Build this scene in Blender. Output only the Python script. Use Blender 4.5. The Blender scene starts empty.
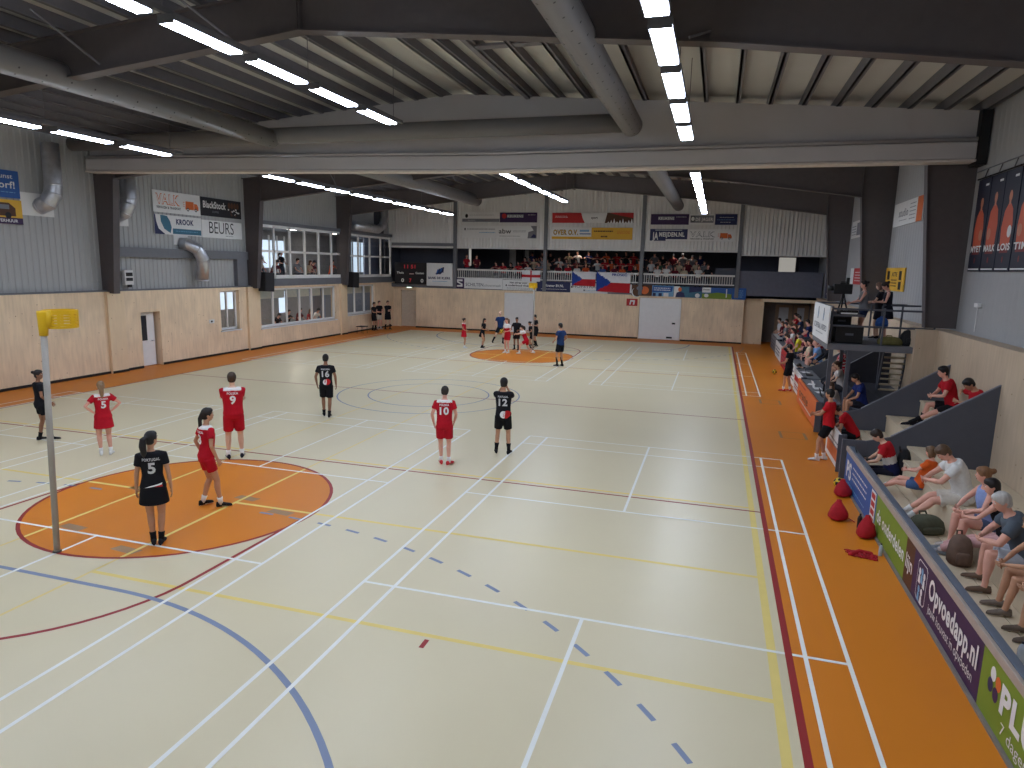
import bpy, bmesh, math, random
import numpy as np
from mathutils import Vector, Matrix
from mathutils.bvhtree import BVHTree

S = bpy.context.scene
COL = S.collection
random.seed(7)

# ------------------------------------------------------------------ camera
CAM_POS = (4.3734, -16.4208, 4.3280)
CAM_YAW, CAM_PITCH, CAM_ROLL, CAM_F = -0.28971, 0.17322, 0.02273, 672.98


def make_camera():
    cy, sy = math.cos(CAM_YAW), math.sin(CAM_YAW)
    cp, sp = math.cos(CAM_PITCH), math.sin(CAM_PITCH)
    cr, sr = math.cos(CAM_ROLL), math.sin(CAM_ROLL)
    f = Vector((sy, cy, 0)); r = Vector((cy, -sy, 0)); u = Vector((0, 0, 1))
    f2 = f * cp - u * sp
    u2 = u * cp + f * sp
    r3 = r * cr + u2 * sr
    u3 = u2 * cr - r * sr
    cam = bpy.data.cameras.new('camera')
    cam.sensor_fit = 'HORIZONTAL'
    cam.sensor_width = 36.0
    cam.lens = CAM_F * 36.0 / 1024.0
    cam.clip_start = 0.05
    cam.clip_end = 200
    o = bpy.data.objects.new('camera', cam)
    m = Matrix((r3, u3, -f2)).transposed().to_4x4()
    m.translation = Vector(CAM_POS)
    o.matrix_world = m
    COL.objects.link(o)
    S.camera = o


make_camera()

# ------------------------------------------------------------------ world and exposure
world = bpy.data.worlds.new('world')
S.world = world
world.use_nodes = True
world.node_tree.nodes['Background'].inputs[0].default_value = (0.75, 0.85, 1.0, 1)
world.node_tree.nodes['Background'].inputs[1].default_value = 1.2
S.view_settings.view_transform = 'Standard'
S.view_settings.look = 'None'
S.view_settings.gamma = 1
S.view_settings.use_curve_mapping = False
S.view_settings.exposure = 1.0
LAMP_STRENGTH = 22.0          # the ceiling fittings


# ------------------------------------------------------------------ materials
def lin(c):
    out = []
    for x in c[:3]:
        x /= 255.0
        out.append(x / 12.92 if x <= 0.04045 else ((x + 0.055) / 1.055) ** 2.4)
    return (*out, 1.0)


_M = {}


def mat(name, col=(128, 128, 128), rough=0.6, metal=0.0, spec=0.4, var=0.06, scale=6.0, bump=0.0, emit=0.0, streak=None):
    """procedural surface: colour broken by noise, optional bump, optional emission; streak=(sx,sy,sz) stretches the noise"""
    if name in _M:
        return _M[name]
    m = bpy.data.materials.new(name)
    m.use_nodes = True
    nt = m.node_tree
    b = nt.nodes['Principled BSDF']
    c = lin(col)
    b.inputs['Base Color'].default_value = c
    b.inputs['Roughness'].default_value = rough
    b.inputs['Metallic'].default_value = metal
    b.inputs['Specular IOR Level'].default_value = spec
    if emit:
        b.inputs['Emission Color'].default_value = c
        b.inputs['Emission Strength'].default_value = emit
    elif var > 0:
        tc = nt.nodes.new('ShaderNodeTexCoord')
        nz = nt.nodes.new('ShaderNodeTexNoise')
        nz.inputs['Scale'].default_value = scale
        nz.inputs['Detail'].default_value = 3
        if streak:
            mp = nt.nodes.new('ShaderNodeMapping')
            mp.inputs['Scale'].default_value = streak
            nt.links.new(tc.outputs['Object'], mp.inputs['Vector'])
            nt.links.new(mp.outputs['Vector'], nz.inputs['Vector'])
        else:
            nt.links.new(tc.outputs['Object'], nz.inputs['Vector'])
        cr = nt.nodes.new('ShaderNodeValToRGB')
        cr.color_ramp.elements[0].position = 0.3
        cr.color_ramp.elements[1].position = 0.7
        cr.color_ramp.elements[0].color = (*[x * (1 - var) for x in c[:3]], 1)
        cr.color_ramp.elements[1].color = (*[min(1, x * (1 + var)) for x in c[:3]], 1)
        nt.links.new(nz.outputs['Fac'], cr.inputs['Fac'])
        nt.links.new(cr.outputs['Color'], b.inputs['Base Color'])
        if bump:
            bp = nt.nodes.new('ShaderNodeBump')
            bp.inputs['Strength'].default_value = bump
            bp.inputs['Distance'].default_value = 0.02
            nt.links.new(nz.outputs['Fac'], bp.inputs['Height'])
            nt.links.new(bp.outputs['Normal'], b.inputs['Normal'])
    _M[name] = m
    return m


def wood_mat(name, col, var=0.10):
    """pale board lining: large sheets with joints, fine vertical grain and knots"""
    if name in _M:
        return _M[name]
    m = mat(name, col, 0.62, var=0)
    nt = m.node_tree
    b = nt.nodes['Principled BSDF']
    c = lin(col)
    tc = nt.nodes.new('ShaderNodeTexCoord')
    mp = nt.nodes.new('ShaderNodeMapping')
    mp.inputs['Scale'].default_value = (5, 5, 0.7)
    nz = nt.nodes.new('ShaderNodeTexNoise')
    nz.inputs['Scale'].default_value = 2.2
    nz.inputs['Detail'].default_value = 6
    nt.links.new(tc.outputs['Object'], mp.inputs['Vector'])
    nt.links.new(mp.outputs['Vector'], nz.inputs['Vector'])
    nz2 = nt.nodes.new('ShaderNodeTexNoise')
    nz2.inputs['Scale'].default_value = 0.9
    nt.links.new(tc.outputs['Object'], nz2.inputs['Vector'])
    ad = nt.nodes.new('ShaderNodeMath'); ad.operation = 'ADD'
    nt.links.new(nz.outputs['Fac'], ad.inputs[0])
    nt.links.new(nz2.outputs['Fac'], ad.inputs[1])
    cr = nt.nodes.new('ShaderNodeValToRGB')
    cr.color_ramp.elements[0].position = 0.35
    cr.color_ramp.elements[1].position = 0.65
    hf = nt.nodes.new('ShaderNodeMath'); hf.operation = 'MULTIPLY'; hf.inputs[1].default_value = 0.5
    nt.links.new(ad.outputs[0], hf.inputs[0])
    cr.color_ramp.elements[0].color = (c[0] * (1 - var), c[1] * (1 - var * 1.15), c[2] * (1 - var * 1.3), 1)
    cr.color_ramp.elements[1].color = (*[min(1, x * (1 + var)) for x in c[:3]], 1)
    nt.links.new(hf.outputs[0], cr.inputs['Fac'])
    # knots
    vo = nt.nodes.new('ShaderNodeTexVoronoi')
    vo.inputs['Scale'].default_value = 4.0
    nt.links.new(tc.outputs['Object'], vo.inputs['Vector'])
    lt = nt.nodes.new('ShaderNodeMath'); lt.operation = 'LESS_THAN'; lt.inputs[1].default_value = 0.075
    nt.links.new(vo.outputs['Distance'], lt.inputs[0])
    mx = nt.nodes.new('ShaderNodeMix'); mx.data_type = 'RGBA'
    nt.links.new(lt.outputs[0], mx.inputs['Factor'])
    nt.links.new(cr.outputs['Color'], mx.inputs['A'])
    mx.inputs['B'].default_value = (c[0] * .55, c[1] * .45, c[2] * .38, 1)
    nt.links.new(mx.outputs['Result'], b.inputs['Base Color'])
    return m


def glass_mat(name, tint=(235, 240, 245), refl=0.10):
    if name in _M:
        return _M[name]
    m = bpy.data.materials.new(name)
    m.use_nodes = True
    nt = m.node_tree
    nt.nodes.clear()
    out = nt.nodes.new('ShaderNodeOutputMaterial')
    tr = nt.nodes.new('ShaderNodeBsdfTransparent')
    tr.inputs['Color'].default_value = lin(tint)
    gl = nt.nodes.new('ShaderNodeBsdfGlossy')
    gl.inputs['Roughness'].default_value = 0.03
    lw = nt.nodes.new('ShaderNodeFresnel')
    lw.inputs['IOR'].default_value = 1.45
    mx = nt.nodes.new('ShaderNodeMixShader')
    nt.links.new(lw.outputs[0], mx.inputs[0])
    nt.links.new(tr.outputs[0], mx.inputs[1])
    nt.links.new(gl.outputs[0], mx.inputs[2])
    nt.links.new(mx.outputs[0], out.inputs['Surface'])
    _M[name] = m
    return m


# ------------------------------------------------------------------ mesh builder
_TXT = {}


def text_data(s, bold):
    key = (s, bold)
    if key in _TXT:
        return _TXT[key]
    cu = bpy.data.curves.new('lettering', 'FONT')
    cu.body = s
    cu.size = 1.0
    cu.resolution_u = 3
    cu.offset = 0.022 * bold
    cu.space_character = 1.0 + 0.06 * bold
    o = bpy.data.objects.new('lettering', cu)
    COL.objects.link(o)
    dg = bpy.context.evaluated_depsgraph_get()
    me = bpy.data.meshes.new_from_object(o.evaluated_get(dg))
    v = np.array([tuple(x.co) for x in me.vertices], float).reshape(-1, 3)
    f = [tuple(p.vertices) for p in me.polygons]
    bpy.data.objects.remove(o)
    bpy.data.curves.remove(cu)
    bpy.data.meshes.remove(me)
    if len(v):
        v[:, 0] -= v[:, 0].min()
    w = v[:, 0].max() if len(v) else 0
    h = (v[:, 1].min(), v[:, 1].max()) if len(v) else (0, 1)
    _TXT[key] = (v, f, w, h)
    return _TXT[key]


class MB:
    def __init__(self):
        self.v = []; self.f = []; self.m = []

    def add(self, vs, fs, mi=0):
        n = len(self.v)
        self.v.extend([tuple(map(float, p)) for p in vs])
        self.f.extend([tuple(int(i) + n for i in q) for q in fs])
        self.m.extend([mi] * len(fs))
        return self

    def box(self, x0, x1, y0, y1, z0, z1, mi=0):
        vs = [(x, y, z) for z in (z0, z1) for y in (y0, y1) for x in (x0, x1)]
        fs = [(0, 2, 3, 1), (4, 5, 7, 6), (0, 1, 5, 4), (2, 6, 7, 3), (0, 4, 6, 2), (1, 3, 7, 5)]
        return self.add(vs, fs, mi)

    def obox(self, c, ax, mi=0):
        """box at centre c with three half-axis vectors"""
        c = np.array(c, float); a, b, d = [np.array(q, float) for q in ax]
        vs = [c + i * a + j * b + k * d for k in (-1, 1) for j in (-1, 1) for i in (-1, 1)]
        fs = [(0, 2, 3, 1), (4, 5, 7, 6), (0, 1, 5, 4), (2, 6, 7, 3), (0, 4, 6, 2), (1, 3, 7, 5)]
        return self.add(vs, fs, mi)

    def quad(self, a, b, c, d, mi=0):
        return self.add([a, b, c, d], [(0, 1, 2, 3)], mi)

    def prism(self, poly, ax, a0, a1, mi=0):
        """extrude a 2-D outline along axis ax; the outline's two coordinates are the other axes in order"""
        n = len(poly)
        o = [i for i in range(3) if i != ax]
        vs = []
        for a in (a0, a1):
            for p in poly:
                q = [0, 0, 0]; q[o[0]] = p[0]; q[o[1]] = p[1]; q[ax] = a
                vs.append(q)
        fs = [tuple(range(n))[::-1], tuple(range(n, 2 * n))] + [(i, (i + 1) % n, n + (i + 1) % n, n + i) for i in range(n)]
        return self.add(vs, fs, mi)

    def tube(self, pts, r, seg=8, mi=0, cap=True, flat=1.0, up=None, rnd=False):
        """loft along points with radii r (number or list); flat scales the second axis"""
        P = [np.array(p, float) for p in pts]
        n = len(P)
        R = list(r) if hasattr(r, '__len__') else [r] * n
        T = []
        for i in range(n):
            d = P[min(i + 1, n - 1)] - P[max(i - 1, 0)]
            T.append(d / (np.linalg.norm(d) + 1e-12))
        if rnd:      # round both ends
            a, b = P[0].copy(), P[-1].copy(); ta, tb = T[0], T[-1]; ra, rb = R[0], R[-1]
            hp = [a - ta * ra * .95, a - ta * ra * .6]; hr = [ra * .28, ra * .8]
            tp = [b + tb * rb * .6, b + tb * rb * .95]; tr = [rb * .8, rb * .28]
            P = hp + P + tp; R = hr + R + tr; T = [ta, ta] + T + [tb, tb]; n += 4
        ref = np.array(up, float) if up is not None else (np.array([0, 0, 1.]) if abs(T[0][2]) < .9 else np.array([0, 1., 0]))
        u = ref - T[0] * (ref @ T[0]); u /= np.linalg.norm(u)
        vs = []
        for i in range(n):
            u = u - T[i] * (u @ T[i]); u /= (np.linalg.norm(u) + 1e-12)
            w = np.cross(T[i], u)
            for k in range(seg):
                a = 2 * math.pi * k / seg
                vs.append(P[i] + R[i] * (math.cos(a) * w + math.sin(a) * u * flat))
        fs = []
        for i in range(n - 1):
            for k in range(seg):
                k2 = (k + 1) % seg
                fs.append((i * seg + k, i * seg + k2, (i + 1) * seg + k2, (i + 1) * seg + k))
        if cap:
            fs.append(tuple(range(seg))[::-1]); fs.append(tuple((n - 1) * seg + k for k in range(seg)))
        return self.add(vs, fs, mi)

    def rings(self, rs, seg=16, mi=0, expo=1.0):
        """loft elliptical rings: each (centre, u vector, v vector)"""
        vs = []
        for c, u, v in rs:
            c = np.array(c, float); u = np.array(u, float); v = np.array(v, float)
            for k in range(seg):
                a = 2 * math.pi * k / seg
                ca, sa = math.cos(a), math.sin(a)
                if expo != 1.0:
                    ca = math.copysign(abs(ca) ** expo, ca); sa = math.copysign(abs(sa) ** expo, sa)
                vs.append(c + u * ca + v * sa)
        n = len(rs)
        fs = [(i * seg + k, i * seg + (k + 1) % seg, (i + 1) * seg + (k + 1) % seg, (i + 1) * seg + k) for i in range(n - 1) for k in range(seg)]
        fs += [tuple(range(seg))[::-1], tuple((n - 1) * seg + k for k in range(seg))]
        return self.add(vs, fs, mi)

    def ell(self, c, ax, mi=0, seg=12, ring=8):
        """ellipsoid with three axis vectors"""
        c = np.array(c, float); a, b, d = [np.array(q, float) for q in ax]
        vs = [c - d]
        for i in range(1, ring):
            t = -math.pi / 2 + math.pi * i / ring
            for k in range(seg):
                p = 2 * math.pi * k / seg
                vs.append(c + math.cos(t) * (math.cos(p) * a + math.sin(p) * b) + math.sin(t) * d)
        vs.append(c + d)
        fs = [(0, 1 + (k + 1) % seg, 1 + k) for k in range(seg)]
        for i in range(ring - 2):
            for k in range(seg):
                o = 1 + i * seg
                fs.append((o + k, o + (k + 1) % seg, o + seg + (k + 1) % seg, o + seg + k))
        o = 1 + (ring - 2) * seg
        fs += [(o + k, o + (k + 1) % seg, len(vs) - 1) for k in range(seg)]
        return self.add(vs, fs, mi)

    def poly(self, pts, o, r, u, mi=0, off=0.0):
        """flat outline pts (2-D) on the plane origin o, right r, up u, raised by off along the normal"""
        o = np.array(o, float); r = np.array(r, float); u = np.array(u, float)
        n = np.cross(r, u); n /= np.linalg.norm(n)
        return self.add([o + r * p[0] + u * p[1] + n * off for p in pts], [tuple(range(len(pts)))], mi)

    def disc(self, cx, cy, rx, ry, o, r, u, mi=0, off=0.0, n=20, a0=0, a1=360):
        pts = [(cx + rx * math.cos(math.radians(a0 + (a1 - a0) * k / n)), cy + ry * math.sin(math.radians(a0 + (a1 - a0) * k / n))) for k in range(n + (a1 - a0 < 360))]
        return self.poly(pts, o, r, u, mi, off)

    def text(self, s, x, y, size, o, r, u, mi=0, off=0.004, bold=0.6, width=None, align='l', slant=0.0):
        """lettering with cap height size*0.7 at (x, y) of the plane o, r, u"""
        v, f, w, h = text_data(s, bold)
        if not len(v):
            return self
        sx = size if width is None else width / w
        tx = {'l': 0, 'c': -w * sx / 2, 'r': -w * sx}[align]
        o = np.array(o, float); r = np.array(r, float); u = np.array(u, float)
        n = np.cross(r, u); n /= np.linalg.norm(n)
        P = [o + r * (x + tx + q[0] * sx + slant * q[1] * size) + u * (y + q[1] * size) + n * off for q in v]
        return self.add(P, f, mi)

    def build(self, name, mats, parent=None, smooth=False, bevel=0, local=False):
        me = bpy.data.meshes.new(name)
        me.from_pydata(self.v, [], self.f)
        mats = mats if isinstance(mats, (list, tuple)) else [mats]
        for m in mats:
            me.materials.append(m)
        me.polygons.foreach_set('material_index', self.m)
        if smooth:
            me.polygons.foreach_set('use_smooth', [True] * len(self.f))
        me.update()
        o = bpy.data.objects.new(name, me)
        COL.objects.link(o)
        if parent is not None:
            put(o, parent, local)
        if bevel:
            b = o.modifiers.new('bevel', 'BEVEL')
            b.width = bevel; b.segments = 2; b.limit_method = 'ANGLE'
        return o


def put(o, parent, local=False):
    o.parent = parent
    if not local and parent.type == 'EMPTY':
        o.matrix_parent_inverse = parent.matrix_basis.inverted()


def tag(o, label, cat, group=None, kind=None):
    o['label'] = label
    o['category'] = cat
    if group:
        o['group'] = group
    if kind:
        o['kind'] = kind
    return o


def thing(name, label, cat, loc=(0, 0, 0), rz=0.0, group=None):
    o = bpy.data.objects.new(name, None)
    o.empty_display_size = 0.1
    COL.objects.link(o)
    o.location = loc
    o.rotation_euler = (0, 0, rz)
    return tag(o, label, cat, group)


def struct(o):
    o['kind'] = 'structure'
    return o


def copy_tree(o, parent=None):
    c = o.copy()
    COL.objects.link(c)
    if parent is not None:
        c.parent = parent
    for ch in list(o.children):
        copy_tree(ch, c)
    return c


X, Y, Z = np.array([1., 0, 0]), np.array([0, 1., 0]), np.array([0, 0, 1.])
# ------------------------------------------------------------------ people
def nrm(v):
    return v / (np.linalg.norm(v) + 1e-12)


def rot(axis, deg):
    a = math.radians(deg); axis = nrm(np.array(axis, float))
    K = np.array([[0, -axis[2], axis[1]], [axis[2], 0, -axis[0]], [-axis[1], axis[0], 0]])
    return np.eye(3) + math.sin(a) * K + (1 - math.cos(a)) * K @ K


def ik(a, b, l1, l2, hint):
    d = b - a; L = np.linalg.norm(d); u = d / (L + 1e-9); L = min(max(L, abs(l1 - l2) * 1.02), (l1 + l2) * .995)
    x = (l1 * l1 - l2 * l2 + L * L) / (2 * L); h = math.sqrt(max(0, l1 * l1 - x * x))
    p = hint - u * (hint @ u)
    return a + u * x + nrm(p) * h, a + u * L


def remesh(mb, vox, it=3):
    me = bpy.data.meshes.new('form')
    me.from_pydata(mb.v, [], mb.f)
    o = bpy.data.objects.new('form', me)
    COL.objects.link(o)
    r = o.modifiers.new('r', 'REMESH'); r.mode = 'VOXEL'; r.voxel_size = vox
    s = o.modifiers.new('s', 'SMOOTH'); s.factor = .5; s.iterations = it
    dg = bpy.context.evaluated_depsgraph_get()
    out = bpy.data.meshes.new_from_object(o.evaluated_get(dg))
    bpy.data.objects.remove(o); bpy.data.meshes.remove(me)
    return out


def mesh_obj(name, me, mats, parent, fn=None):
    me.name = name
    me.materials.clear()
    for m in mats:
        me.materials.append(m)
    me.polygons.foreach_set('use_smooth', [True] * len(me.polygons))
    if fn:
        for p in me.polygons:
            p.material_index = fn(np.array(p.center))
    o = bpy.data.objects.new(name, me)
    COL.objects.link(o)
    o.parent = parent
    return o


def merge(me, mb, smooth=True):
    """append loose pieces (fingers, eyes) to a remeshed body"""
    n = len(me.vertices)
    v = [tuple(x.co) for x in me.vertices] + mb.v
    f = [tuple(p.vertices) for p in me.polygons] + [tuple(i + n for i in q) for q in mb.f]
    mi = [0] * len(me.polygons) + mb.m
    out = bpy.data.meshes.new('body')
    out.from_pydata(v, [], f)
    return out, mi


SKIN = {'pale': (222, 178, 152), 'tan': (196, 146, 116), 'brown': (150, 105, 80), 'rosy': (226, 168, 148)}
SPINE = [  # (height over the hip joint, rx, ry, forward shift) for a man and a woman 1.75 m tall
    [(-.11, .085, .085, 0), (-.06, .150, .112, 0), (.02, .163, .118, -.004), (.10, .152, .108, .004), (.20, .142, .100, .010), (.32, .160, .112, .006), (.42, .172, .116, -.002), (.49, .168, .100, -.012), (.54, .115, .075, -.016), (.575, .062, .060, -.012)],
    [(-.11, .090, .090, 0), (-.06, .160, .118, 0), (.02, .170, .122, -.006), (.10, .148, .104, .004), (.19, .122, .090, .012), (.31, .138, .108, .014), (.40, .150, .116, .008), (.48, .148, .094, -.010), (.535, .100, .068, -.016), (.57, .054, .054, -.012)]]


def person(label, pos, rz=0.0, H=1.75, pose=None, look=None, group=None, vox=.016, fingers=True, part_of=None):
    ps = dict(hip=(0, 0, .93), lean=0, side=0, twist=0, hunch=0, hyaw=0, hpitch=0, lh=None, rh=None, lf=(-.10, 0, .08), rf=(.10, 0, .08), lfy=8, rfy=-8,
              lel=(-.6, -.8, -.2), rel=(.6, -.8, -.2), lkn=(-.1, 1, .1), rkn=(.1, 1, .1), lpalm=None, rpalm=None, curl=.35)
    ps.update(pose or {})
    lk = dict(skin='pale', shirt=(200, 30, 40), sleeves=.55, bottom='shorts', bcol=(190, 30, 45), hair=(50, 36, 28), style='short', socks=(235, 235, 235), sockh=.1,
              shoes=(30, 30, 34), sole=(225, 225, 225), fem=0, number=None, word=None, numcol=(240, 240, 240), blen=.72, fat=1.0, shirt_fn=None, shirt_mats=None, motif=None)
    lk.update(look or {})
    k = H / 1.75; fem = lk['fem']; fat = lk['fat']
    root = thing('person', label, 'person', pos, rz, group)
    skin = mat('skin_' + lk['skin'], SKIN[lk['skin']], .55, var=.04, scale=14)
    hip = np.array(ps['hip'], float)
    La, Sa, Hu = ps['lean'], ps['side'], ps['hunch']

    def spine(t):
        """point and up vector at height t over the hip"""
        n = 8; p = hip.copy(); up = Z
        m = max(abs(t), 1e-6)
        for i in range(n):
            tt = (i + .5) / n * t
            a = La + Hu * min(1, max(0, tt / .55))
            up = rot(X, -a) @ (rot(Y, Sa) @ Z)
            p = p + up * (t / n)
        return p, up

    def right(t):
        r = rot(Z, ps['twist'] * min(1, max(0, t / .5))) @ X
        return r

    def ring(t, rx, ry, fy, grow=0.0):
        c, up = spine(t)
        r = right(t); r = nrm(r - up * (r @ up)); f = np.cross(up, r)
        g = fat if .0 <= t < .36 else 1 + (fat - 1) * .5
        return (c + f * fy, r * (rx * g + grow), f * (ry * g + grow))

    body = MB()
    body.rings([ring(*q) for q in SPINE[fem]], 18)
    cs, ups = spine(.5); rs = right(.5); rs = nrm(rs - ups * (rs @ ups)); fs = np.cross(ups, rs)
    sw = (.158 if fem else .180) * (1 + (fat - 1) * .3)
    # head
    nb, upn = spine(.555)
    hu = nrm(upn * .45 + Z * .55)
    fh = rot(Z, ps['twist'] + ps['hyaw']) @ Y
    fh = nrm(fh - hu * (fh @ hu)); rh_ = np.cross(fh, hu)
    Rp = rot(rh_, ps['hpitch']); fh = Rp @ fh; hup = Rp @ hu
    hc = nb + hu * .06 + hup * .125 + fh * .022
    hs = .96 if fem else 1.0
    body.tube([nb - hu * .05 - fs * .012, nb + hu * .04, hc - hup * .03 - fh * .02], [.064, .052 if not fem else .045, .055], 10)
    body.ell(hc + hup * .012, (rh_ * .079 * hs, fh * .096 * hs, hup * .108 * hs))
    body.ell(hc - hup * .055 + fh * .022, (rh_ * .056 * hs, fh * .070 * hs, hup * .062 * hs))
    nose = hc + fh * .094 * hs - hup * .018
    body.tube([nose + hup * .03 - fh * .012, nose + fh * .010, nose - hup * .012 - fh * .006], [.011, .016, .012], 8, rnd=True)
    for sx in (-1, 1):
        body.ell(hc + rh_ * sx * .077 * hs - hup * .01 - fh * .012, (rh_ * .012, fh * .020, hup * .032), seg=8, ring=6)
    # arms
    det = MB()
    arms = {}
    for sx, key, el, palm in ((-1, 'lh', 'lel', 'lpalm'), (1, 'rh', 'rel', 'rpalm')):
        sh = cs + rs * sx * sw + ups * -.005
        tgt = ps[key]
        if tgt is None:
            tgt = sh + rs * sx * .055 + fs * .02 - Z * .50
        tgt = np.array(tgt, float)
        hint = rs * ps[el][0] + fs * ps[el][1] + Z * ps[el][2]
        e, w = ik(sh, tgt, .285, .255, hint)
        arms[sx] = (sh, e, w)
        a = fat * (.88 if fem else 1)
        body.tube([cs + rs * sx * .10, sh - rs * sx * .01, sh * .5 + e * .5, e, e * .6 + w * .4, w], [.060 * a, .056 * a, .046 * a, .038 * a, .038 * a, .026 * a], 10, rnd=True)
        fd = nrm(w - e)
        pn = np.array(ps[palm], float) if ps[palm] is not None else -rs * sx
        pn = nrm(pn - fd * (pn @ fd)); wd = np.cross(fd, pn)
        pc = w + fd * .052
        body.ell(pc, (wd * .040, pn * .017, fd * .056), seg=10, ring=8)
        if fingers:
            for i, (off, ln) in enumerate(((-.030, .060), (-.010, .074), (.010, .070), (.029, .056))):
                b0 = w + fd * .085 + wd * off
                cu = ps['curl'] * (1 + .12 * i)
                d1 = nrm(fd + pn * cu * .6 + wd * off * 2); d2 = nrm(fd + pn * cu * 1.8 + wd * off * 2)
                det.tube([b0 - fd * .018, b0, b0 + d1 * ln * .5, b0 + d1 * ln * .5 + d2 * ln * .5], [.0085, .009, .0085, .0065], 6, 0)
            th = fh @ wd
            sgn = 1 if (wd @ (fs + Z * .2)) > 0 else -1
            t0 = w + fd * .030 + wd * sgn * .028
            t1 = t0 + nrm(fd * .7 + wd * sgn * .7 + pn * .3) * .036
            t2 = t1 + nrm(fd * .9 + wd * sgn * .2 + pn * .5) * .030
            det.tube([t0, t1, t2], [.012, .010, .0075], 6, 0)
    # legs
    legs = {}
    up0 = spine(.01)[1]
    for sx, key, fy, kn in ((-1, 'lf', 'lfy', 'lkn'), (1, 'rf', 'rfy', 'rkn')):
        hj = hip + X * sx * .090 - up0 * .03
        an = np.array(ps[key], float)
        fd = rot(Z, ps[fy]) @ Y
        kh = np.array(ps[kn], float)
        kp, an = ik(hj, an, .418, .412, kh)
        legs[sx] = (hj, kp, an, fd)
        a = fat * (1.0 if fem else 1)
        sh_ = kp * .72 + an * .28 - fd * .012
        body.tube([hj + up0 * .02, hj * .75 + kp * .25, kp * .8 + hj * .2, kp, sh_, kp * .25 + an * .75, an], [.088 * a, .084 * a, .062 * a, .053 * a, .054 * a, .038, .035], 12, rnd=True)
        body.tube([an - fd * .045 - Z * .04, an + fd * .05 - Z * .035, an + fd * .13 - Z * .055], [.032, .036, .024], 8, rnd=True)
    sc = MB()
    for src in (body,):
        src.v = [tuple(np.array(p) * k) for p in src.v]
    # face: eyes, brows, lips sit on the head surface
    bm_ = remesh(body, vox, 2)
    if fingers:
        for sx in (-1, 1):
            ec = hc + rh_ * sx * .031 * hs + hup * .010 + fh * .083 * hs
            det.ell(ec, (rh_ * .013, fh * .008, hup * .007), 1, 8, 6)
            det.ell(ec + fh * .006, (rh_ * .006, fh * .004, hup * .006), 2, 8, 6)
            det.ell(ec + hup * .020 + fh * .004, (rh_ * .018, fh * .006, hup * .004), 2, 8, 4)
        det.ell(hc - hup * .062 + fh * .087 * hs, (rh_ * .024, fh * .008, hup * .007), 3, 8, 6)
    det.v = [tuple(np.array(p) * k) for p in det.v]
    bm2, mi = merge(bm_, det)
    bpy.data.meshes.remove(bm_)
    hairm = mat('hair_%d_%d_%d' % lk['hair'], lk['hair'], .5, var=.15, scale=40, streak=(1, 1, .2))
    bo = mesh_obj('body', bm2, [skin, mat('eye_white', (230, 228, 222), .3), hairm, mat('lips', (176, 98, 90), .5)], root)
    bm2.polygons.foreach_set('material_index', mi)

    def cloth(name, mb, mats, fn=None, v=None):
        mb.v = [tuple(np.array(p) * k) for p in mb.v]
        me = remesh(mb, v or vox * 1.05, 2)
        return mesh_obj(name, me, mats, root, fn)

    def m_of(c, tagname='cloth'):
        return mat('%s_%d_%d_%d' % (tagname, *c), c, .85, spec=.2, var=.06, scale=25)

    # shirt
    sl = lk['sleeves']
    shirt = None
    if lk['shirt'] is not None:
        g = .016 if fem else .022
        hem = -.07 if lk.get('hem') is None else lk['hem']
        s = MB()
        rr = [ring(hem, *[a + b for a, b in zip((.158 + .01 * fem, .118, 0), (g * .6, g * .4, 0))])]
        for q in SPINE[fem][2:9]:
            if q[0] > hem + .03:
                rr.append(ring(q[0], max(q[1], .15 if not fem else .128), max(q[2], .102), q[3], g * (1 if q[0] < .5 else .55)))
        if sl > 0:
            rr.append(ring(.562, .072, .068, -.014, .004))
        s.rings(rr, 18)
        for sx in (-1, 1):
            sh, e, w = arms[sx]
            if sl <= 0:
                s.tube([cs + rs * sx * .07, sh - rs * sx * .03], [.066 * fat, .052 * fat], 10)
                continue
            pts = [cs + rs * sx * .09, sh, sh + (e - sh) * min(sl, 1)]
            rad = [.066, .068, .068 if not fem else .060]
            if sl > 1:
                pts.append(e + (w - e) * (sl - 1)); rad[2] = .052; rad.append(.040)
            s.tube(pts, [q * max(1, 1 + (fat - 1) * .9) for q in rad], 12)
        mats = lk['shirt_mats'] and [m_of(c) for c in lk['shirt_mats']] or [m_of(lk['shirt'])]
        fn = None
        if lk['shirt_fn']:
            def fn(p, F=lk['shirt_fn']):
                q = p / k - hip
                return F(q @ nrm(cs - hip), q @ rs, q @ fs)
        shirt = cloth('shirt', s, mats, fn)
    # lower garment
    bt = lk['bottom']
    if bt == 'skirt':
        s = MB()
        s.rings([ring(.09, .150, .108, .002, .006), ring(.0, .172, .126, 0, .006), ring(-.12, .190, .150, 0, .008), ring(-.26, .205, .17, 0, .008)], 20)
        if hip[2] < .8:
            s = MB()
            s.rings([ring(.09, .150, .108, .002, .006), ring(-.06, .172, .126, 0, .006)], 18)
            for sx in (-1, 1):
                hj, kp, an, fd = legs[sx]
                s.tube([hj + up0 * .03, hj, hj + (kp - hj) * .55], [.09, .105, .098], 12)
        cloth('skirt', s, [m_of(lk['bcol'])])
    elif bt in ('shorts', 'trousers'):
        s = MB()
        s.rings([ring(.10, .152, .108, .002, .006), ring(.02, .165, .120, -.004, .012), ring(-.07, .155, .118, 0, .012), ring(-.12, .10, .095, 0)], 18)
        for sx in (-1, 1):
            hj, kp, an, fd = legs[sx]
            if bt == 'shorts':
                s.tube([hj + up0 * .03, hj, hj + (kp - hj) * lk['blen']], [.09, .108 * (1 + (fat - 1) * .6), .098 if not fem else .09], 12)
            else:
                s.tube([hj + up0 * .03, hj, kp, an + Z * .02], [.09, .106, .074, .062], 12)
        cloth('trousers' if bt == 'trousers' else 'shorts', s, [m_of(lk['bcol'])])
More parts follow.
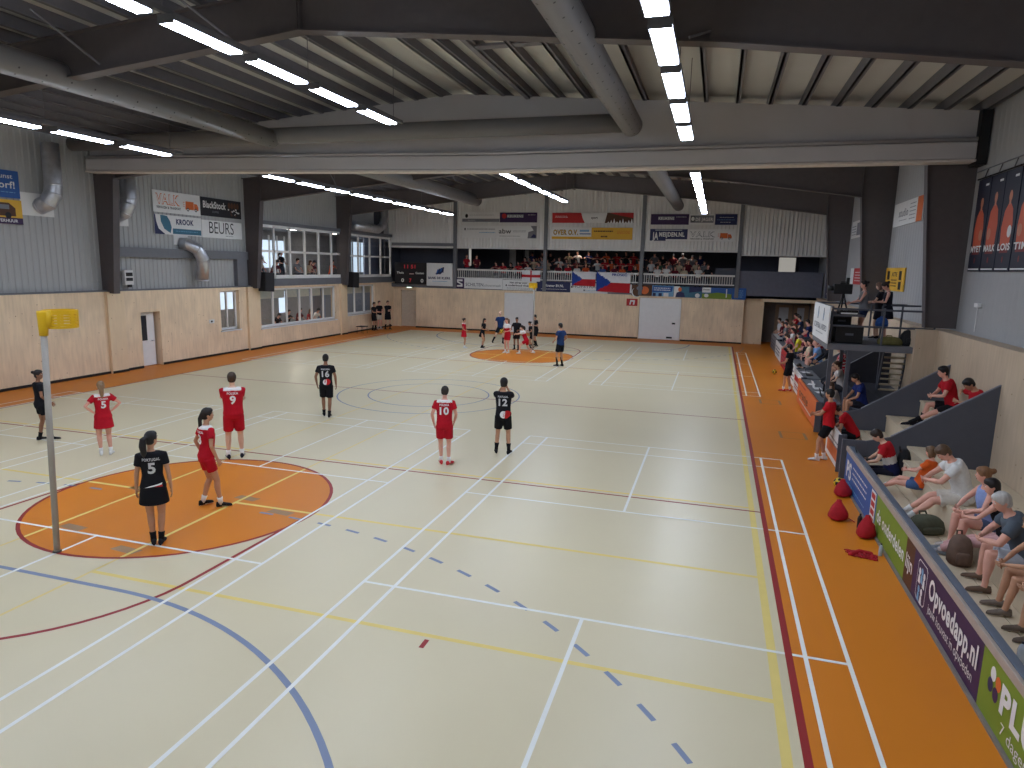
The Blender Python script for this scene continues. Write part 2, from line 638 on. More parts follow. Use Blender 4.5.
    # socks and shoes
    for sx in (-1, 1):
        hj, kp, an, fd = legs[sx]
        ax = nrm(kp - an)
        sd = np.cross(fd, Z)
        if lk['socks'] is not None:
            s = MB(); q = lk['sockh']
            s.tube([an - ax * .03, an + ax * q * .5, an + ax * q], [.042, .043, .050 if q < .16 else .058], 12, 0)
            s.v = [tuple(np.array(p) * k) for p in s.v]
            s.build('sock', [m_of(lk['socks'])], root, True, local=True)
        if lk['shoes'] is not None:
            s = MB()
            zs = an[2] - .08
            dr = ps.get('toe', 0)
            prof = [(-.075, .020, .030, .030), (-.066, .033, .050, .048), (-.03, .038, .052, .050), (.02, .040, .050, .046), (.07, .045, .040, .036), (.13, .044, .032, .028), (.17, .034, .026, .022), (.188, .014, .018, .012)]
            R_ = rot(sd, -dr)
            rr = []
            for y_, w_, zc, hh in prof:
                rr.append((an - Z * .08 + R_ @ (fd * y_ + Z * zc), sd * w_, R_ @ Z * hh))
            s.rings(rr, 12)
            nv = []
            for p in s.v:
                p = np.array(p); q = R_.T @ (p - (an - Z * .08))
                if q[2] < .002: q[2] = .002
                nv.append(tuple((an - Z * .08 + R_ @ q) * k))
            s.v = nv
            cz = lambda q: sum((R_.T @ (np.array(s.v[i]) / k - (an - Z * .08)))[2] for i in q) / len(q)
            s.m = [1 if cz(q) < .017 else 0 for q in s.f]
            s.build('shoe', [m_of(lk['shoes'], 'shoe'), m_of(lk['sole'], 'sole')], root, True, local=True)
    # hair
    st = lk['style']
    if st != 'bald':
        s = MB()
        s.ell(hc + hup * .030 - fh * .014, (rh_ * .090 * hs, fh * .100 * hs, hup * .106 * hs), 0, 14, 10)
        s.ell(hc + hup * .075 + fh * .022, (rh_ * .072 * hs, fh * .074 * hs, hup * .052 * hs), 0, 12, 8)
        s.ell(hc - hup * .030 - fh * .040, (rh_ * .082 * hs, fh * .062 * hs, hup * .062 * hs), 0, 12, 8)
        if st == 'full':
            s.ell(hc + hup * .045 - fh * .012, (rh_ * .095, fh * .105, hup * .105), 0, 14, 10)
        if st == 'pony':
            b = hc - fh * .108 * hs + hup * .045
            s.ell(b, (rh_ * .026, fh * .03, hup * .026))
            s.tube([b, b - fh * .05 - Z * .02, b - fh * .065 - Z * .12, b - fh * .05 - Z * .24, b - fh * .04 - Z * .32], [.03, .046, .054, .042, .012], 10)
        if st == 'braid':
            b = hc - fh * .095 * hs
            s.tube([b + hup * .03, b - fh * .035 - Z * .06, b - fh * .035 - Z * .2, b - fh * .03 - Z * .34, b - fh * .03 - Z * .42], [.03, .036, .032, .026, .010], 10)
        if st == 'bun':
            s.ell(hc - fh * .125 + hup * .06, (rh_ * .042, fh * .04, hup * .042))
        if st == 'long':
            b = hc - fh * .055 * hs
            s.rings([(b + hup * .05, rh_ * .08, fh * .062), (b - Z * .08 - fh * .01, rh_ * .092, fh * .055), (b - Z * .2 - fh * .025, rh_ * .098, fh * .045), (b - Z * .32 - fh * .03, rh_ * .075, fh * .03)], 14)
        if st == 'bob':
            b = hc - fh * .045 * hs
            s.rings([(b + hup * .06, rh_ * .085, fh * .068), (b - Z * .06, rh_ * .10, fh * .07), (b - Z * .14, rh_ * .085, fh * .05)], 14)
        if st == 'cap':
            s.ell(hc + hup * .045, (rh_ * .09, fh * .106, hup * .095), 0, 14, 8)
            s.tube([hc + fh * .07 + hup * .06, hc + fh * .17 + hup * .045], [.075, .06], 10, flat=.12, up=hup)
        cloth('cap' if st == 'cap' else 'hair', s, [hairm], None, vox * .95)
    # lettering on the back of the shirt
    if shirt is not None and (lk['number'] or lk['word'] or lk['motif']):
        bv = BVHTree.FromPolygons([tuple(v.co) for v in shirt.data.vertices], [tuple(p.vertices) for p in shirt.data.polygons])
        face = -1 if not lk.get('front') else 1
        rr_ = rs * (-face)
        prints = []
        if lk['number']:
            t = MB(); t.text(lk['number'], 0, .24, .23, hip, rr_, Z, 0, 0, bold=1.6, align='c'); prints.append(('shirt_number', t))
        if lk['word']:
            t = MB(); t.text(lk['word'], 0, .432, .062, hip, rr_, Z, 0, 0, bold=1.4, align='c', width=lk.get('wordw', .21)); prints.append(('shirt_lettering', t))
        if lk['motif']:
            t = MB()
            for pts, mi_ in lk['motif']:
                t.poly(pts, hip, rr_, Z, mi_)
            prints.append(('shirt_emblem', t))
        for nm_, t in prints:
            b2 = bmesh.new()
            vs = [b2.verts.new(v) for v in t.v]
            for q, m_ in zip(t.f, t.m):
                try:
                    nf = b2.faces.new([vs[i] for i in q]); nf.material_index = m_
                except ValueError:
                    pass
            bmesh.ops.triangulate(b2, faces=b2.faces)
            for _ in range(3):
                ed = [e for e in b2.edges if e.calc_length() > .035]
                if ed:
                    bmesh.ops.subdivide_edges(b2, edges=ed, cuts=1)
                    bmesh.ops.triangulate(b2, faces=[q for q in b2.faces if len(q.verts) > 3])
            for v in b2.verts:
                # slide along the spine direction so that the print follows a leaning back
                p = np.array(v.co); tz = p[2] - hip[2]; xx = (p - hip) @ rr_
                q = spine(tz)[0] + rr_ * xx
                o0 = Vector(tuple((q + fs * face * .5) * k))
                hit = bv.ray_cast(o0, Vector(tuple(-fs * face)))
                if hit[0] is not None:
                    v.co = Vector(tuple(np.array(hit[0]) + fs * face * .006))
                else:
                    v.co = Vector(tuple(q * k))
            me = bpy.data.meshes.new(nm_)
            b2.to_mesh(me); b2.free()
            for c in [lk['numcol']] + lk.get('motif_cols', []):
                me.materials.append(m_of(c, 'print'))
            o = bpy.data.objects.new(nm_, me); COL.objects.link(o)
            o.parent = shirt
    return root
# ------------------------------------------------------------------ the hall
XL, XR, YF, YN = -17.3, 9.9, 26.4, -18.0      # lining faces of the walls
XLC, XRC = -17.5, 10.3                        # cladding faces above the lining
RX = -3.22                                    # ridge
WTOP = 3.0                                    # top of the timber lining


def roof_z(x):
    return 9.2 - 0.075 * abs(x - RX)


CREAM = mat('floor_cream', (217, 204, 171), .36, spec=.5, var=.025, scale=.35)
ORANGE = mat('floor_orange', (214, 126, 30), .45, spec=.35, var=.03, scale=.4)
WHITE = mat('line_white', (236, 236, 232), .5, var=.02)
REDL = mat('line_red', (150, 34, 36), .5, var=.02)
BLUEL = mat('line_blue', (128, 140, 168), .5, var=.02)
YELL = mat('line_yellow', (232, 208, 122), .5, var=.02)
GREYL = mat('hatch_grey', (160, 126, 92), .5, var=.04)
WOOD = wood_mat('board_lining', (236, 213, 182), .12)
WOODD = wood_mat('board_edge', (234, 210, 176), .05)
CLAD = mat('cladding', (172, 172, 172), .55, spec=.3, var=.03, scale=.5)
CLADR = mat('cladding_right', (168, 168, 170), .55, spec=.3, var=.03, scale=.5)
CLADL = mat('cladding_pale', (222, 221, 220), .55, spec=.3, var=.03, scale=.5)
STEEL = mat('frame_steel', (90, 84, 85), .6, var=.05)
STEELP = mat('post_steel', (112, 114, 120), .55, var=.04)
DECK = mat('roof_deck', (196, 195, 192), .7, var=.04, scale=.6)
PURL = mat('purlin_steel', (112, 110, 116), .55, var=.05)
BLACKSK = mat('skirting_black', (30, 28, 30), .6)
GREYP = mat('panel_grey', (86, 88, 98), .6, var=.04)
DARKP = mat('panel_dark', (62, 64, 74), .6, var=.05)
PWHITE = mat('paint_white', (234, 234, 234), .5, var=.02)
BLACK = mat('black_plastic', (26, 26, 29), .5, var=.08)
PIPE = mat('duct_grey', (120, 118, 118), .5, var=.03, scale=2)
PIPEH = mat('duct_hole', (70, 68, 68), .7, var=0)
GALV = mat('duct_galvanised', (200, 203, 210), .38, metal=.8, var=.12, scale=5)
GLASS = glass_mat('window_glass')
CURT = mat('curtain_vinyl', (190, 187, 188), .5, var=.03, scale=1.2)

# ---- floor: one mesh; the court markings are painted on it
f = MB()
CX0, CX1, CY1 = -15.02, 5.42, 24.5
f.quad((CX0, YN, 0), (CX1, YN, 0), (CX1, CY1, 0), (CX0, CY1, 0), 0)
f.quad((XL - .5, YN, 0), (CX0, YN, 0), (CX0, YF + 3, 0), (XL - .5, YF + 3, 0), 1)
f.quad((CX1, YN, 0), (XR + .4, YN, 0), (XR + .4, YF + 3, 0), (CX1, YF + 3, 0), 1)
f.quad((CX0, CY1, 0), (CX1, CY1, 0), (CX1, YF + 3, 0), (CX0, YF + 3, 0), 1)


def fline(x0, y0, x1, y1, w, mi, z=.0020):
    d = np.array([x1 - x0, y1 - y0, 0.]); d /= np.linalg.norm(d); n = np.array([-d[1], d[0], 0]) * w / 2
    a = np.array([x0, y0, z]); b = np.array([x1, y1, z])
    f.quad(a - n, b - n, b + n, a + n, mi)


def farc(cx, cy, r, a0, a1, w, mi, z=.0020, dash=None):
    n = max(6, int(abs(a1 - a0) / 360 * 2 * math.pi * r / .25))
    if dash:
        step = math.degrees(dash / r)
        a = a0
        while a < a1:
            farc(cx, cy, r, a, a + step * .45, w, mi, z); a += step
        return
    for k in range(n):
        p, q = [math.radians(a0 + (a1 - a0) * (k + i) / n) for i in (0, 1)]
        f.quad(*[(cx + (r + s) * math.cos(t), cy + (r + s) * math.sin(t), z) for s, t in ((-w / 2, p), (w / 2, p), (w / 2, q), (-w / 2, q))], mi)


PX, PY, QY, MY = -4.72, -9.34, 17.75, 4.2
for py, sg in ((PY, 1), (QY, -1)):
    cy = py + sg * 2.5
    f.add([(PX + .11 + 2.55 * math.cos(2 * math.pi * k / 72), cy + 2.5 * math.sin(2 * math.pi * k / 72), .0010) for k in range(72)], [tuple(range(72))], 1)
    farc(PX + .11, cy, 2.53, 0, 360, .06, 2)
    farc(PX, py, 2.5, 180 if sg > 0 else 0, 360 if sg > 0 else 180, .06, 2, .0017)
    for s in (-1, 1):
        fline(PX + s * 2.5, py, PX + .08 + s * 2.52, cy, .06, 2, .0018)
# badminton courts
for x0 in (0, -7.75, -15.5):
    for s in (1, -1):
        T = lambda y: y if s > 0 else 2 * MY - y
        for xx in (0, .46, 5.64, 6.1):
            fline(x0 + xx, T(0), x0 + xx, T(-13.4), .05, 3, .0024)
        for yy in (0, -.76, -4.72, -8.68, -12.64, -13.4):
            fline(x0, T(yy), x0 + 6.1, T(yy), .05, 3, .0030)
        fline(x0 + 3.05, T(0), x0 + 3.05, T(-4.72), .045, 3, .0024)
        fline(x0 + 3.05, T(-8.68), x0 + 3.05, T(-13.4), .05, 3, .0024)
# volleyball (yellow)
for x0 in (-3.7, -14.7):
    for s in (1, -1):
        T = lambda y: y if s > 0 else 2 * MY - y
        for yy in (-9.66, -6.7, -3.7):
            fline(x0, T(yy), x0 + (9.0 if x0 < -9 else 8.93), T(yy), .07, 4, .0013)
        for xx, ww in ((0, .05), (9.0, .05 if x0 < -9 else .10)):
            pale = ww < .08
            fline(x0 + xx - ww / 2 + .025, T(-12.7 if pale else -16), x0 + xx - ww / 2 + .025, T(4.2), ww, 7 if pale else 4, .0016)
            if pale and -6 < x0 + xx < -3:      # fresh paint on the orange circle
                h = math.sqrt(2.5 ** 2 - (x0 + xx - PX - .11) ** 2)
                fline(x0 + xx, T(PY + 2.5 - h), x0 + xx, T(PY + 2.5 + h), .06, 4, .0018)
# sidelines, cross lines, handball arcs, centre circles
fline(5.46, YN, 5.46, CY1, .08, 2, .0034); fline(CX0 + .05, YN, CX0 + .05, CY1, .06, 2, .0028)
for yy in (-3.87, 4.2, 12.27):
    fline(CX0, yy, 5.42, yy, .05, 2, .0022)
fline(CX0, CY1, 5.42, CY1, .06, 3)
farc(PX + .05, MY, 3.03, 0, 360, .045, 5); farc(PX + .03, MY, 2.02, 0, 360, .045, 5)
for gy, a0, a1, s in ((-15.97, 0, 90, 1), (24.37, -90, 0, -1)):
    farc(PX + 1.77, gy, 6, a0, a1, .07, 5); farc(PX + 1.77, gy, 9, a0 + (34.74 if s > 0 else 0), a1, .06, 5, dash=.6026)
    b0, b1 = (90, 180) if s > 0 else (180, 270)
    farc(PX - 1.77, gy, 6, b0, b1, .07, 5); farc(PX - 1.77, gy, 9, b0, b1, .06, 5, dash=.6026)
    fline(PX - 1.77, gy + s * 6, PX + 1.77, gy + s * 6, .07, 5)
f.quad((1.39, -9.93, .003), (1.45, -9.93, .003), (1.45, -9.75, .003), (1.39, -9.75, .003), 2)
# floor hatches in the orange run-off
for hx, hy in ((6.05, 7.1), (6.3, 2.3)):
    for a in ((hx, hy, hx, hy + .75), (hx + .62, hy, hx + .62, hy + .75)):
        fline(*a, .07, 6, .003)
    for a in ((hx, hy, hx + .62, hy), (hx, hy + .75, hx + .62, hy + .75)):
        fline(*a, .025, 6, .003)
for hx, hy in ((-5.6, -8.6), (-4.1, -9.0), (-3.9, -6.5), (-2.9, -6.9), (-6.1, -6.75)):
    f.quad((hx, hy, .0013), (hx + .45, hy - .05, .0013), (hx + .5, hy + .12, .0013), (hx + .05, hy + .16, .0013), 6)
struct(f.build('floor', [CREAM, ORANGE, REDL, WHITE, YELL, BLUEL, GREYL, mat('line_worn_yellow', (228, 206, 138), .5, var=.03)]))


# ---- walls with openings
def wall(name, ax, a0, a1, u0, u1, z0, z1, holes, m, gap=None):
    """slab between a0 and a1 along axis ax, spanning u0..u1 and z0..z1, with rectangular holes (u0,u1,z0,z1)"""
    us = sorted({u0, u1, *[h[0] for h in holes], *[h[1] for h in holes]})
    zs = sorted({z0, z1, *[h[2] for h in holes], *[h[3] for h in holes]})
    b = MB()
    for i in range(len(us) - 1):
        j = 0
        while j < len(zs) - 1:
            uc, zc = (us[i] + us[i + 1]) / 2, (zs[j] + zs[j + 1]) / 2
            inside = lambda zc: any(h[0] < uc < h[1] and h[2] < zc < h[3] for h in holes)
            if inside(zc):
                j += 1; continue
            k = j
            while k + 1 < len(zs) - 1 and not inside((zs[k + 1] + zs[k + 2]) / 2):
                k += 1
            g = (a0, a1, us[i], us[i + 1]) if ax == 0 else (us[i], us[i + 1], a0, a1)
            b.box(*g, zs[j], zs[k + 1])
            j = k + 1
    return struct(b.build(name, m))


def ribs(b, ax, a, u0, u1, z0, z1, sgn, pitch=.22, dep=.03, mi=0):
    """trapezoid-profile sheet standing on plane a, ribs vertical, facing sgn"""
    n = int(round((u1 - u0) / pitch)); pr = []
    for i in range(n):
        s = u0 + (u1 - u0) * i / n; w = (u1 - u0) / n
        pr += [(s, 0), (s + w * .45, 0), (s + w * .58, dep), (s + w * .87, dep)]
    pr.append((u1, 0))
    P = lambda u, d, z: (a + sgn * d, u, z) if ax == 0 else (u, a + sgn * d, z)
    for p, q in zip(pr, pr[1:]):
        b.quad(P(p[0], p[1], z0), P(q[0], q[1], z0), P(q[0], q[1], z1), P(p[0], p[1], z1), mi)


LH = [(4.82, 5.8, 0, 2.2), (9.35, 10.62, 1.1, 2.92), (12.2, 19.2, .98, 2.95), (20.4, 24.0, 1.12, 2.95)]
wall('wall_left', 0, XL - .35, XL, YN, YF + 1, 0, WTOP + .06, LH, [WOOD])
u = MB()
ribs(u, 0, XLC, YN, 12.05, WTOP + .05, 9.4, 1)
ribs(u, 0, XLC, 12.05, YF + 2, 6.1, 9.4, 1)
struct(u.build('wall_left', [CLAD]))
r = MB()
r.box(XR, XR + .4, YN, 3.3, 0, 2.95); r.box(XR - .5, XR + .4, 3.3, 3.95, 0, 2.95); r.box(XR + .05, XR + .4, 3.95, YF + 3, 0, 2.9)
struct(r.build('wall_right', [wood_mat('board_lining_dimmed', (200, 180, 156), .10)]))  # same boards, the right side's dimness put into a darker colour
u = MB(); ribs(u, 0, XRC, YN, YF + 3, 2.85, 9.4, -1, .3, .006)
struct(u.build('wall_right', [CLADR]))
wall('wall_near', 1, YN - .3, YN, XL - .5, XR + .6, 0, 9.6, [], [CLADL])
FH = [(-9.08, -7.0, 0, 2.62), (-.2, 2.36, 0, 2.6)]
wall('wall_far', 1, YF, YF + .35, -15.45, 6.0, 0, 2.75, FH, [WOOD])
wall('wall_far', 1, YF + .36, YF + .46, -15.5, 6.0, 0, 2.75, [], [WOOD])  # unseen backing slab, added to stop outside light leaking round the doors
wall('wall_far', 1, YF + .3, YF + .6, XL - .4, -15.45, 0, 2.8, [(-16.75, -15.55, 0, 2.55)], [WOOD])
wall('wall_far', 1, YF + .62, YF + .7, XL - .4, -15.4, 0, 2.75, [], [WOOD])  # likewise an added unseen backing, behind the corner door
wall('wall_far', 1, YF + .45, YF + .75, 6.0, 7.15, 0, 2.76, [], [WOODD])
u = MB()
ribs(u, 1, YF, -17.5, 5.5, 5.5, 9.3, -1); ribs(u, 1, YF, 5.5, XRC, 5.3, 9.3, -1)
u.box(-17.5, 5.5, YF - .02, YF + .12, 5.42, 5.5); u.box(5.5, XRC, YF - .02, YF + .12, 5.24, 5.3)
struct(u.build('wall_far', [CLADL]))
for nm, g in (('baseboard_left', (XL, XL + .02)), ('baseboard_right', (XR - .02, XR))):
    b = MB()
    if nm == 'baseboard_left':
        for y0, y1 in ((YN, 3.25), (3.98, 4.8), (5.82, 11.15), (12.0, 19.6), (20.3, YF)):
            b.box(*g, y0, y1, 0, .09)
        for y0, y1 in ((3.25, 3.98), (11.15, 12.0), (19.6, 20.3)):
            b.box(XL + .12, XL + .14, y0, y1, 0, .09)
    else:
        b.box(*g, YN, 3.3, 0, .09)
    struct(b.build(nm, [BLACKSK]))
b = MB()
for x0, x1 in ((-15.45, -9.1), (-6.98, -.22), (2.38, 6.0)):
    b.box(x0, x1, YF - .02, YF, 0, .09)
struct(b.build('baseboard_far', [BLACKSK]))
# timber casings round the frame feet
for i, (y0, y1) in enumerate(((3.25, 3.98), (11.15, 12.0), (19.6, 20.3))):
    b = MB(); b.box(XL - .1, XL + .12, y0, y1, 0, WTOP + .06)
    struct(b.build('trim_%d' % (i + 1), [WOODD], bevel=.01))
b = MB(); b.box(XL - .1, XL + .02, YN, YF, WTOP + .06, WTOP + .12); struct(b.build('trim_4', [STEELP]))
# steel rail and post on the left cladding, band under and over the gallery windows
b = MB(); b.box(XLC, XLC + .22, 3.6, 11.4, 4.35, 4.72); b.box(XLC, XLC + .22, 10.6, 11.3, 3.08, 4.35)
struct(b.build('trim_5', [STEELP]))
b = MB(); b.box(XLC - .1, XL + .06, 12.0, YF, 3.06, 3.42); b.box(XLC - .1, XL + .1, 12.0, YF, 6.10, 6.28)
struct(b.build('trim_6', [STEELP]))

# ---- roof
b = MB()
for s in (-1, 1):
    xe = RX + s * 14.2
    vs = [(RX, YN - .5), (xe, YN - .5), (xe, YF + 9), (RX, YF + 9)]
    zz = lambda x: roof_z(x) + .26
    b.quad(*[(x, y, zz(x)) for x, y in vs], 0)
    b.quad(*[(x, y, zz(x) + .1) for x, y in vs[::-1]], 0)
struct(b.build('ceiling', [DECK]))
d = .55
while d < 13.7:
    for s in (-1, 1):
        x = RX + s * d; z = roof_z(x)
        b = MB()
        b.box(x - .03, x + .03, YN, YF, z, z + .26); b.box(x - .025, x + .085, YN, YF, z, z + .02)
        o = b.build('roof_purlin', [PURL]); struct(o)
    d += .80
# portal frames
FY = (-13.3, -4.9, 3.40, 11.55, 19.75)
for y in FY:
    b = MB()
    for s in (-1, 1):
        xo, xt, xb = (XLC, -16.52, -16.88) if s < 0 else (XRC, 9.18, 9.58)
        Q = lambda d_, z_: (RX + s * d_, z_)
        web = [(xo, WTOP), (xb, WTOP), (xt, 7.1), Q(7.4, 7.76), Q(0, 8.46), Q(0, 9.2), (xo, roof_z(xo))]
        b.prism(web if s > 0 else web[::-1], 1, y - .04, y + .04)
        path = [(xb, WTOP), (xt, 7.1), Q(7.4, 7.76), Q(0, 8.46)]
        for p0, p1 in zip(path, path[1:]):
            a, c = np.array(p0), np.array(p1); t = nrm(c - a); n = np.array([-t[1], t[0]]) * .012
            b.prism([tuple(q) for q in (a - n, c - n, c + n, a + n)], 1, y - .14, y + .14)
        b.prism([Q(0, 9.17), (xo, roof_z(xo) - .03), (xo, roof_z(xo)), Q(0, 9.2)], 1, y - .14, y + .14)
        for xx, zl in ((xt, 7.1), (RX + s * .03, 8.46)):
            b.box(xx - .012, xx + .012, y - .13, y + .13, zl, roof_z(xx))
    struct(b.build('roof_frame', [STEEL]))
# struts between frames and purlins
for (x0, y0, z0, x1, y1, z1) in ((-8.15, -6.15, 8.82, -7.85, -5.0, 8.15), (-5.15, -6.1, 8.95, -4.65, -5.0, 8.38), (3.7, -5.2, 7.8, 5.1, -3.9, 8.5), (-7.2, 11.0, 8.8, -6.8, 11.9, 7.9), (-12.6, 11.0, 8.4, -12.4, 11.9, 7.3)):
    b = MB(); b.tube([(x0, y0, z0), (x1, y1, z1)], .022, 6)
    struct(b.build('roof_brace', [PURL]))
b = MB()
for x in (-1.15, .98):
    b.box(x - .02, x + .1, -5.2, 3.2, 8.98, 9.06)
for y in (-3.6, -1.6):
    b.box(-1.15, 1.05, y - .12, y + .12, 9.0, 9.05)
struct(b.build('roof_trimmer', [PURL]))

# ---- dividing curtain, rolled up
cur = thing('dividing_curtain', 'grey dividing curtain rolled up in a long casing across the hall under the roof', 'curtain', (RX, 3.0, 6.97))
band = lambda z0, z1: [(-17.1, z0 + .24), (-2, z0), (10.05, z0 + .03), (10.05, z1 + .03), (-2, z1), (-17.1, z1 + .24)]
b = MB(); b.prism(band(7.06, 7.46), 1, 2.72, 3.16); b.build('casing', [CURT], cur, bevel=.03)
b = MB(); b.tube([(-17.1, 2.78, 7.76), (-2, 2.78, 7.52), (10.05, 2.78, 7.55)], .05, 10); b.build('roller', [CURT], cur, True)
b = MB(); b.prism(band(7.0, 7.05), 1, 2.7, 3.18); b.build('bottom_rail', [mat('rail_pale', (214, 206, 200), .5)], cur)
b = MB()
xs = np.linspace(-17.1, 10.05, 60)
for i in range(59):
    x0, x1 = xs[i], xs[i + 1]
    w0, w1 = 2.93 + .006 * math.sin(i * 1.7), 2.93 + .006 * math.sin((i + 1) * 1.7)
    b.quad((x0, w0, 7.3), (x1, w1, 7.3), (x1, w1, roof_z(x1) + .02), (x0, w0, roof_z(x0) + .02))
o = b.build('upper_sheet', [CURT], cur)
o.modifiers.new('s', 'SOLIDIFY').thickness = .01
b = MB(); b.box(10.05, 10.27, 2.7, 3.2, 6.95, 8.2); b.build('end_bracket', [BLACK], cur)

# ---- ceiling lights
LB = mat('lamp_body', (104, 104, 108), .5, var=.02)
LE = mat('lamp_diffuser', (222, 235, 255), .5, emit=LAMP_STRENGTH, var=0)
rows = []
for (lx, lz, rn) in ((-3.52, 7.7, 'middle'), (3.52, 7.12, 'right'), (-10.3, 7.12, 'left')):
    for part, y0, n in (('near', -15.38, 8), ('far', 4.4 if rn != 'left' else 3.45, 8 if rn != 'left' else 9)):
        L = 1.88 * n
        rl = thing('light_rail', 'thin grey hanging rail of the %s lamp row, %s half of the hall' % (rn, part), 'rail', (lx, y0, lz + .12))
        b = MB(); b.box(lx - .04, lx + .04, y0 - .3, y0 + L + .15, lz + .10, lz + .17); b.build('rail', [LB], rl)
        for q in range(5):
            yy = y0 + .2 + q * (L - .5) / 4
            b = MB(); b.tube([(lx, yy, lz + .17), (lx, yy, roof_z(lx) + .1)], .008, 5); b.build('hanger', [PURL], rl)
        for i in range(n):
            ya = y0 + i * 1.88; yb = ya + 1.49
            od = ('nearest', 'second', 'third', 'fourth', 'fifth', 'sixth', 'seventh', 'eighth', 'farthest')[i if i < n - 1 else 8]
            t = thing('ceiling_light', '%s long lit lamp of the %s row before the curtain' % (od, rn) if part == 'near' else '%s long lit lamp of the %s row beyond the curtain' % (od, rn), 'lamp', (lx, ya, lz), group='lamps in the %s %s row' % (part, rn))
            b = MB(); b.box(lx - .145, lx + .145, ya, yb, lz + .012, lz + .10)
            b.box(lx - .14, lx + .14, ya - .012, ya + .004, lz - .025, lz + .1); b.box(lx - .14, lx + .14, yb - .004, yb + .012, lz - .025, lz + .1); b.build('lamp_body', [LB], t)
            b = MB(); b.box(lx - .122, lx + .122, ya + .005, yb - .005, lz - .022, lz + .011); b.build('diffuser', [LE], t)


# ---- ducts
def duct(name, label, segs, r, m, holes=None, rings_=False):
    t = thing(name, label, 'duct', segs[0][0])
    for pts in segs:
        b = MB()
        b.tube(pts, r, 20)
        if rings_:
            P = [np.array(p, float) for p in pts]
            for a, c in zip(P, P[1:]):
                b.tube([c - nrm(c - a) * .02, c + nrm(c - a) * .02], r * 1.03, 20)
        if holes:
            P0, P1 = np.array(pts[0], float), np.array(pts[-1], float)
            L = np.linalg.norm(P1 - P0); dr = (P1 - P0) / L; sd = nrm(np.cross(dr, Z))
            n = int(L / .55)
            for i in range(n):
                for a in (-60, -25, 25, 60):
                    an = math.radians(a); nn = sd * math.sin(an) - Z * math.cos(an)
                    tt = np.cross(dr, nn)
                    c = P0 + dr * (i + .5) * L / n + nn * (r * 1.003)
                    b.disc(0, 0, .022, .022, c, dr, -tt if np.dot(np.cross(dr, -tt), nn) > 0 else tt, 1, .002, 8)
        b.build('pipe', [m, PIPEH], t, True)
    return t


DZ = 8.0
duct('air_duct', 'grey round perforated air duct under the roof right of the ridge, near half', [[(1.95, YN, DZ), (1.95, 2.05, DZ)]], .28, PIPE, True)
duct('air_duct', 'grey round perforated air duct under the roof on the left, near half', [[(-8.95, YN, DZ), (-8.95, 2.05, DZ)]], .27, PIPE, True)
duct('air_duct', 'grey round cross duct running along the dividing curtain', [[(1.95, 2.1, 8.08), (-16.9, 2.1, 8.08)]], .24, PIPE)
duct('air_duct', 'grey round air duct beyond the curtain, right of the ridge', [[(1.95, 3.6, 7.92), (1.95, 24.0, 7.92)]], .30, PIPE, True)
duct('air_duct', 'grey round air duct beyond the curtain on the left, ending before the gable', [[(-8.95, 3.6, 7.92), (-8.95, 20.5, 7.92)]], .30, PIPE, True)


def wall_duct(label, y, ztop, zbot, dy, plate):
    x = XLC + .42
    t = thing('vent_pipe', label, 'duct', (x, y, zbot))
    b = MB()
    P = [(x, y, ztop), (x, y, (ztop * .35 + zbot * .65)), (x, y + dy * .3, zbot + .38), (x - .14, y + dy * .7, zbot + .1), (XLC + .03, y + dy, zbot)]
    b.tube(P, .27, 18)
    for p, q in zip(P, P[1:]):
        p, q = np.array(p), np.array(q); b.tube([q - nrm(q - p) * .03, q + nrm(q - p) * .03], .278, 18)
    b.build('pipe', [GALV], t, True)
    b = MB(); b.box(XLC + .03, XLC + .06, plate[0], plate[1], plate[2], plate[3]); b.build('wall_plate', [CLADL], t)


wall_duct('silver vent pipe on the left cladding nearest to the camera, elbow at its foot', 1.42, 8.0, 5.95, -.25, (.5, 1.65, 5.62, 6.35))
wall_duct('silver vent pipe on the left wall just behind the frame column', 4.45, 7.6, 5.9, -.2, (3.7, 4.7, 5.5, 6.2))
t = thing('vent_pipe', 'silver vent pipe bent downwards below the sponsor banners on the left wall', 'duct', (XLC + .4, 8, 3.3))
b = MB(); P = [(XLC + .03, 7.35, 4.95), (XLC + .30, 7.45, 4.95), (XLC + .52, 7.75, 4.72), (XLC + .55, 8.0, 4.3), (XLC + .42, 8.05, 3.45)]
b.tube(P, .26, 18)
for p, q in zip(P, P[1:]):
    p, q = np.array(p), np.array(q); b.tube([q - nrm(q - p) * .03, q + nrm(q - p) * .03], .268, 18)
b.build('pipe', [GALV], t, True)
b = MB(); b.box(XLC + .03, XLC + .05, 6.95, 7.75, 4.9, 5.4); b.build('wall_plate', [CLADL], t)
t = thing('vent_pipe', 'silver vent pipe high above the second window band near the far left corner', 'duct', (XLC + .5, 24, 6.4))
b = MB(); P = [(XLC + .5, 20.9, 6.55), (XLC + .5, 24.0, 6.5), (XLC + .5, 24.6, 6.75), (XLC + .5, 24.9, 7.3), (XLC + .5, 24.9, 8.0)]
b.tube(P, .27, 18); b.build('pipe', [GALV], t, True)
b = MB(); b.box(XLC + .03, XLC + .06, 24.3, 25.6, 6.3, 7.9); b.build('wall_plate', [DARKP], t)


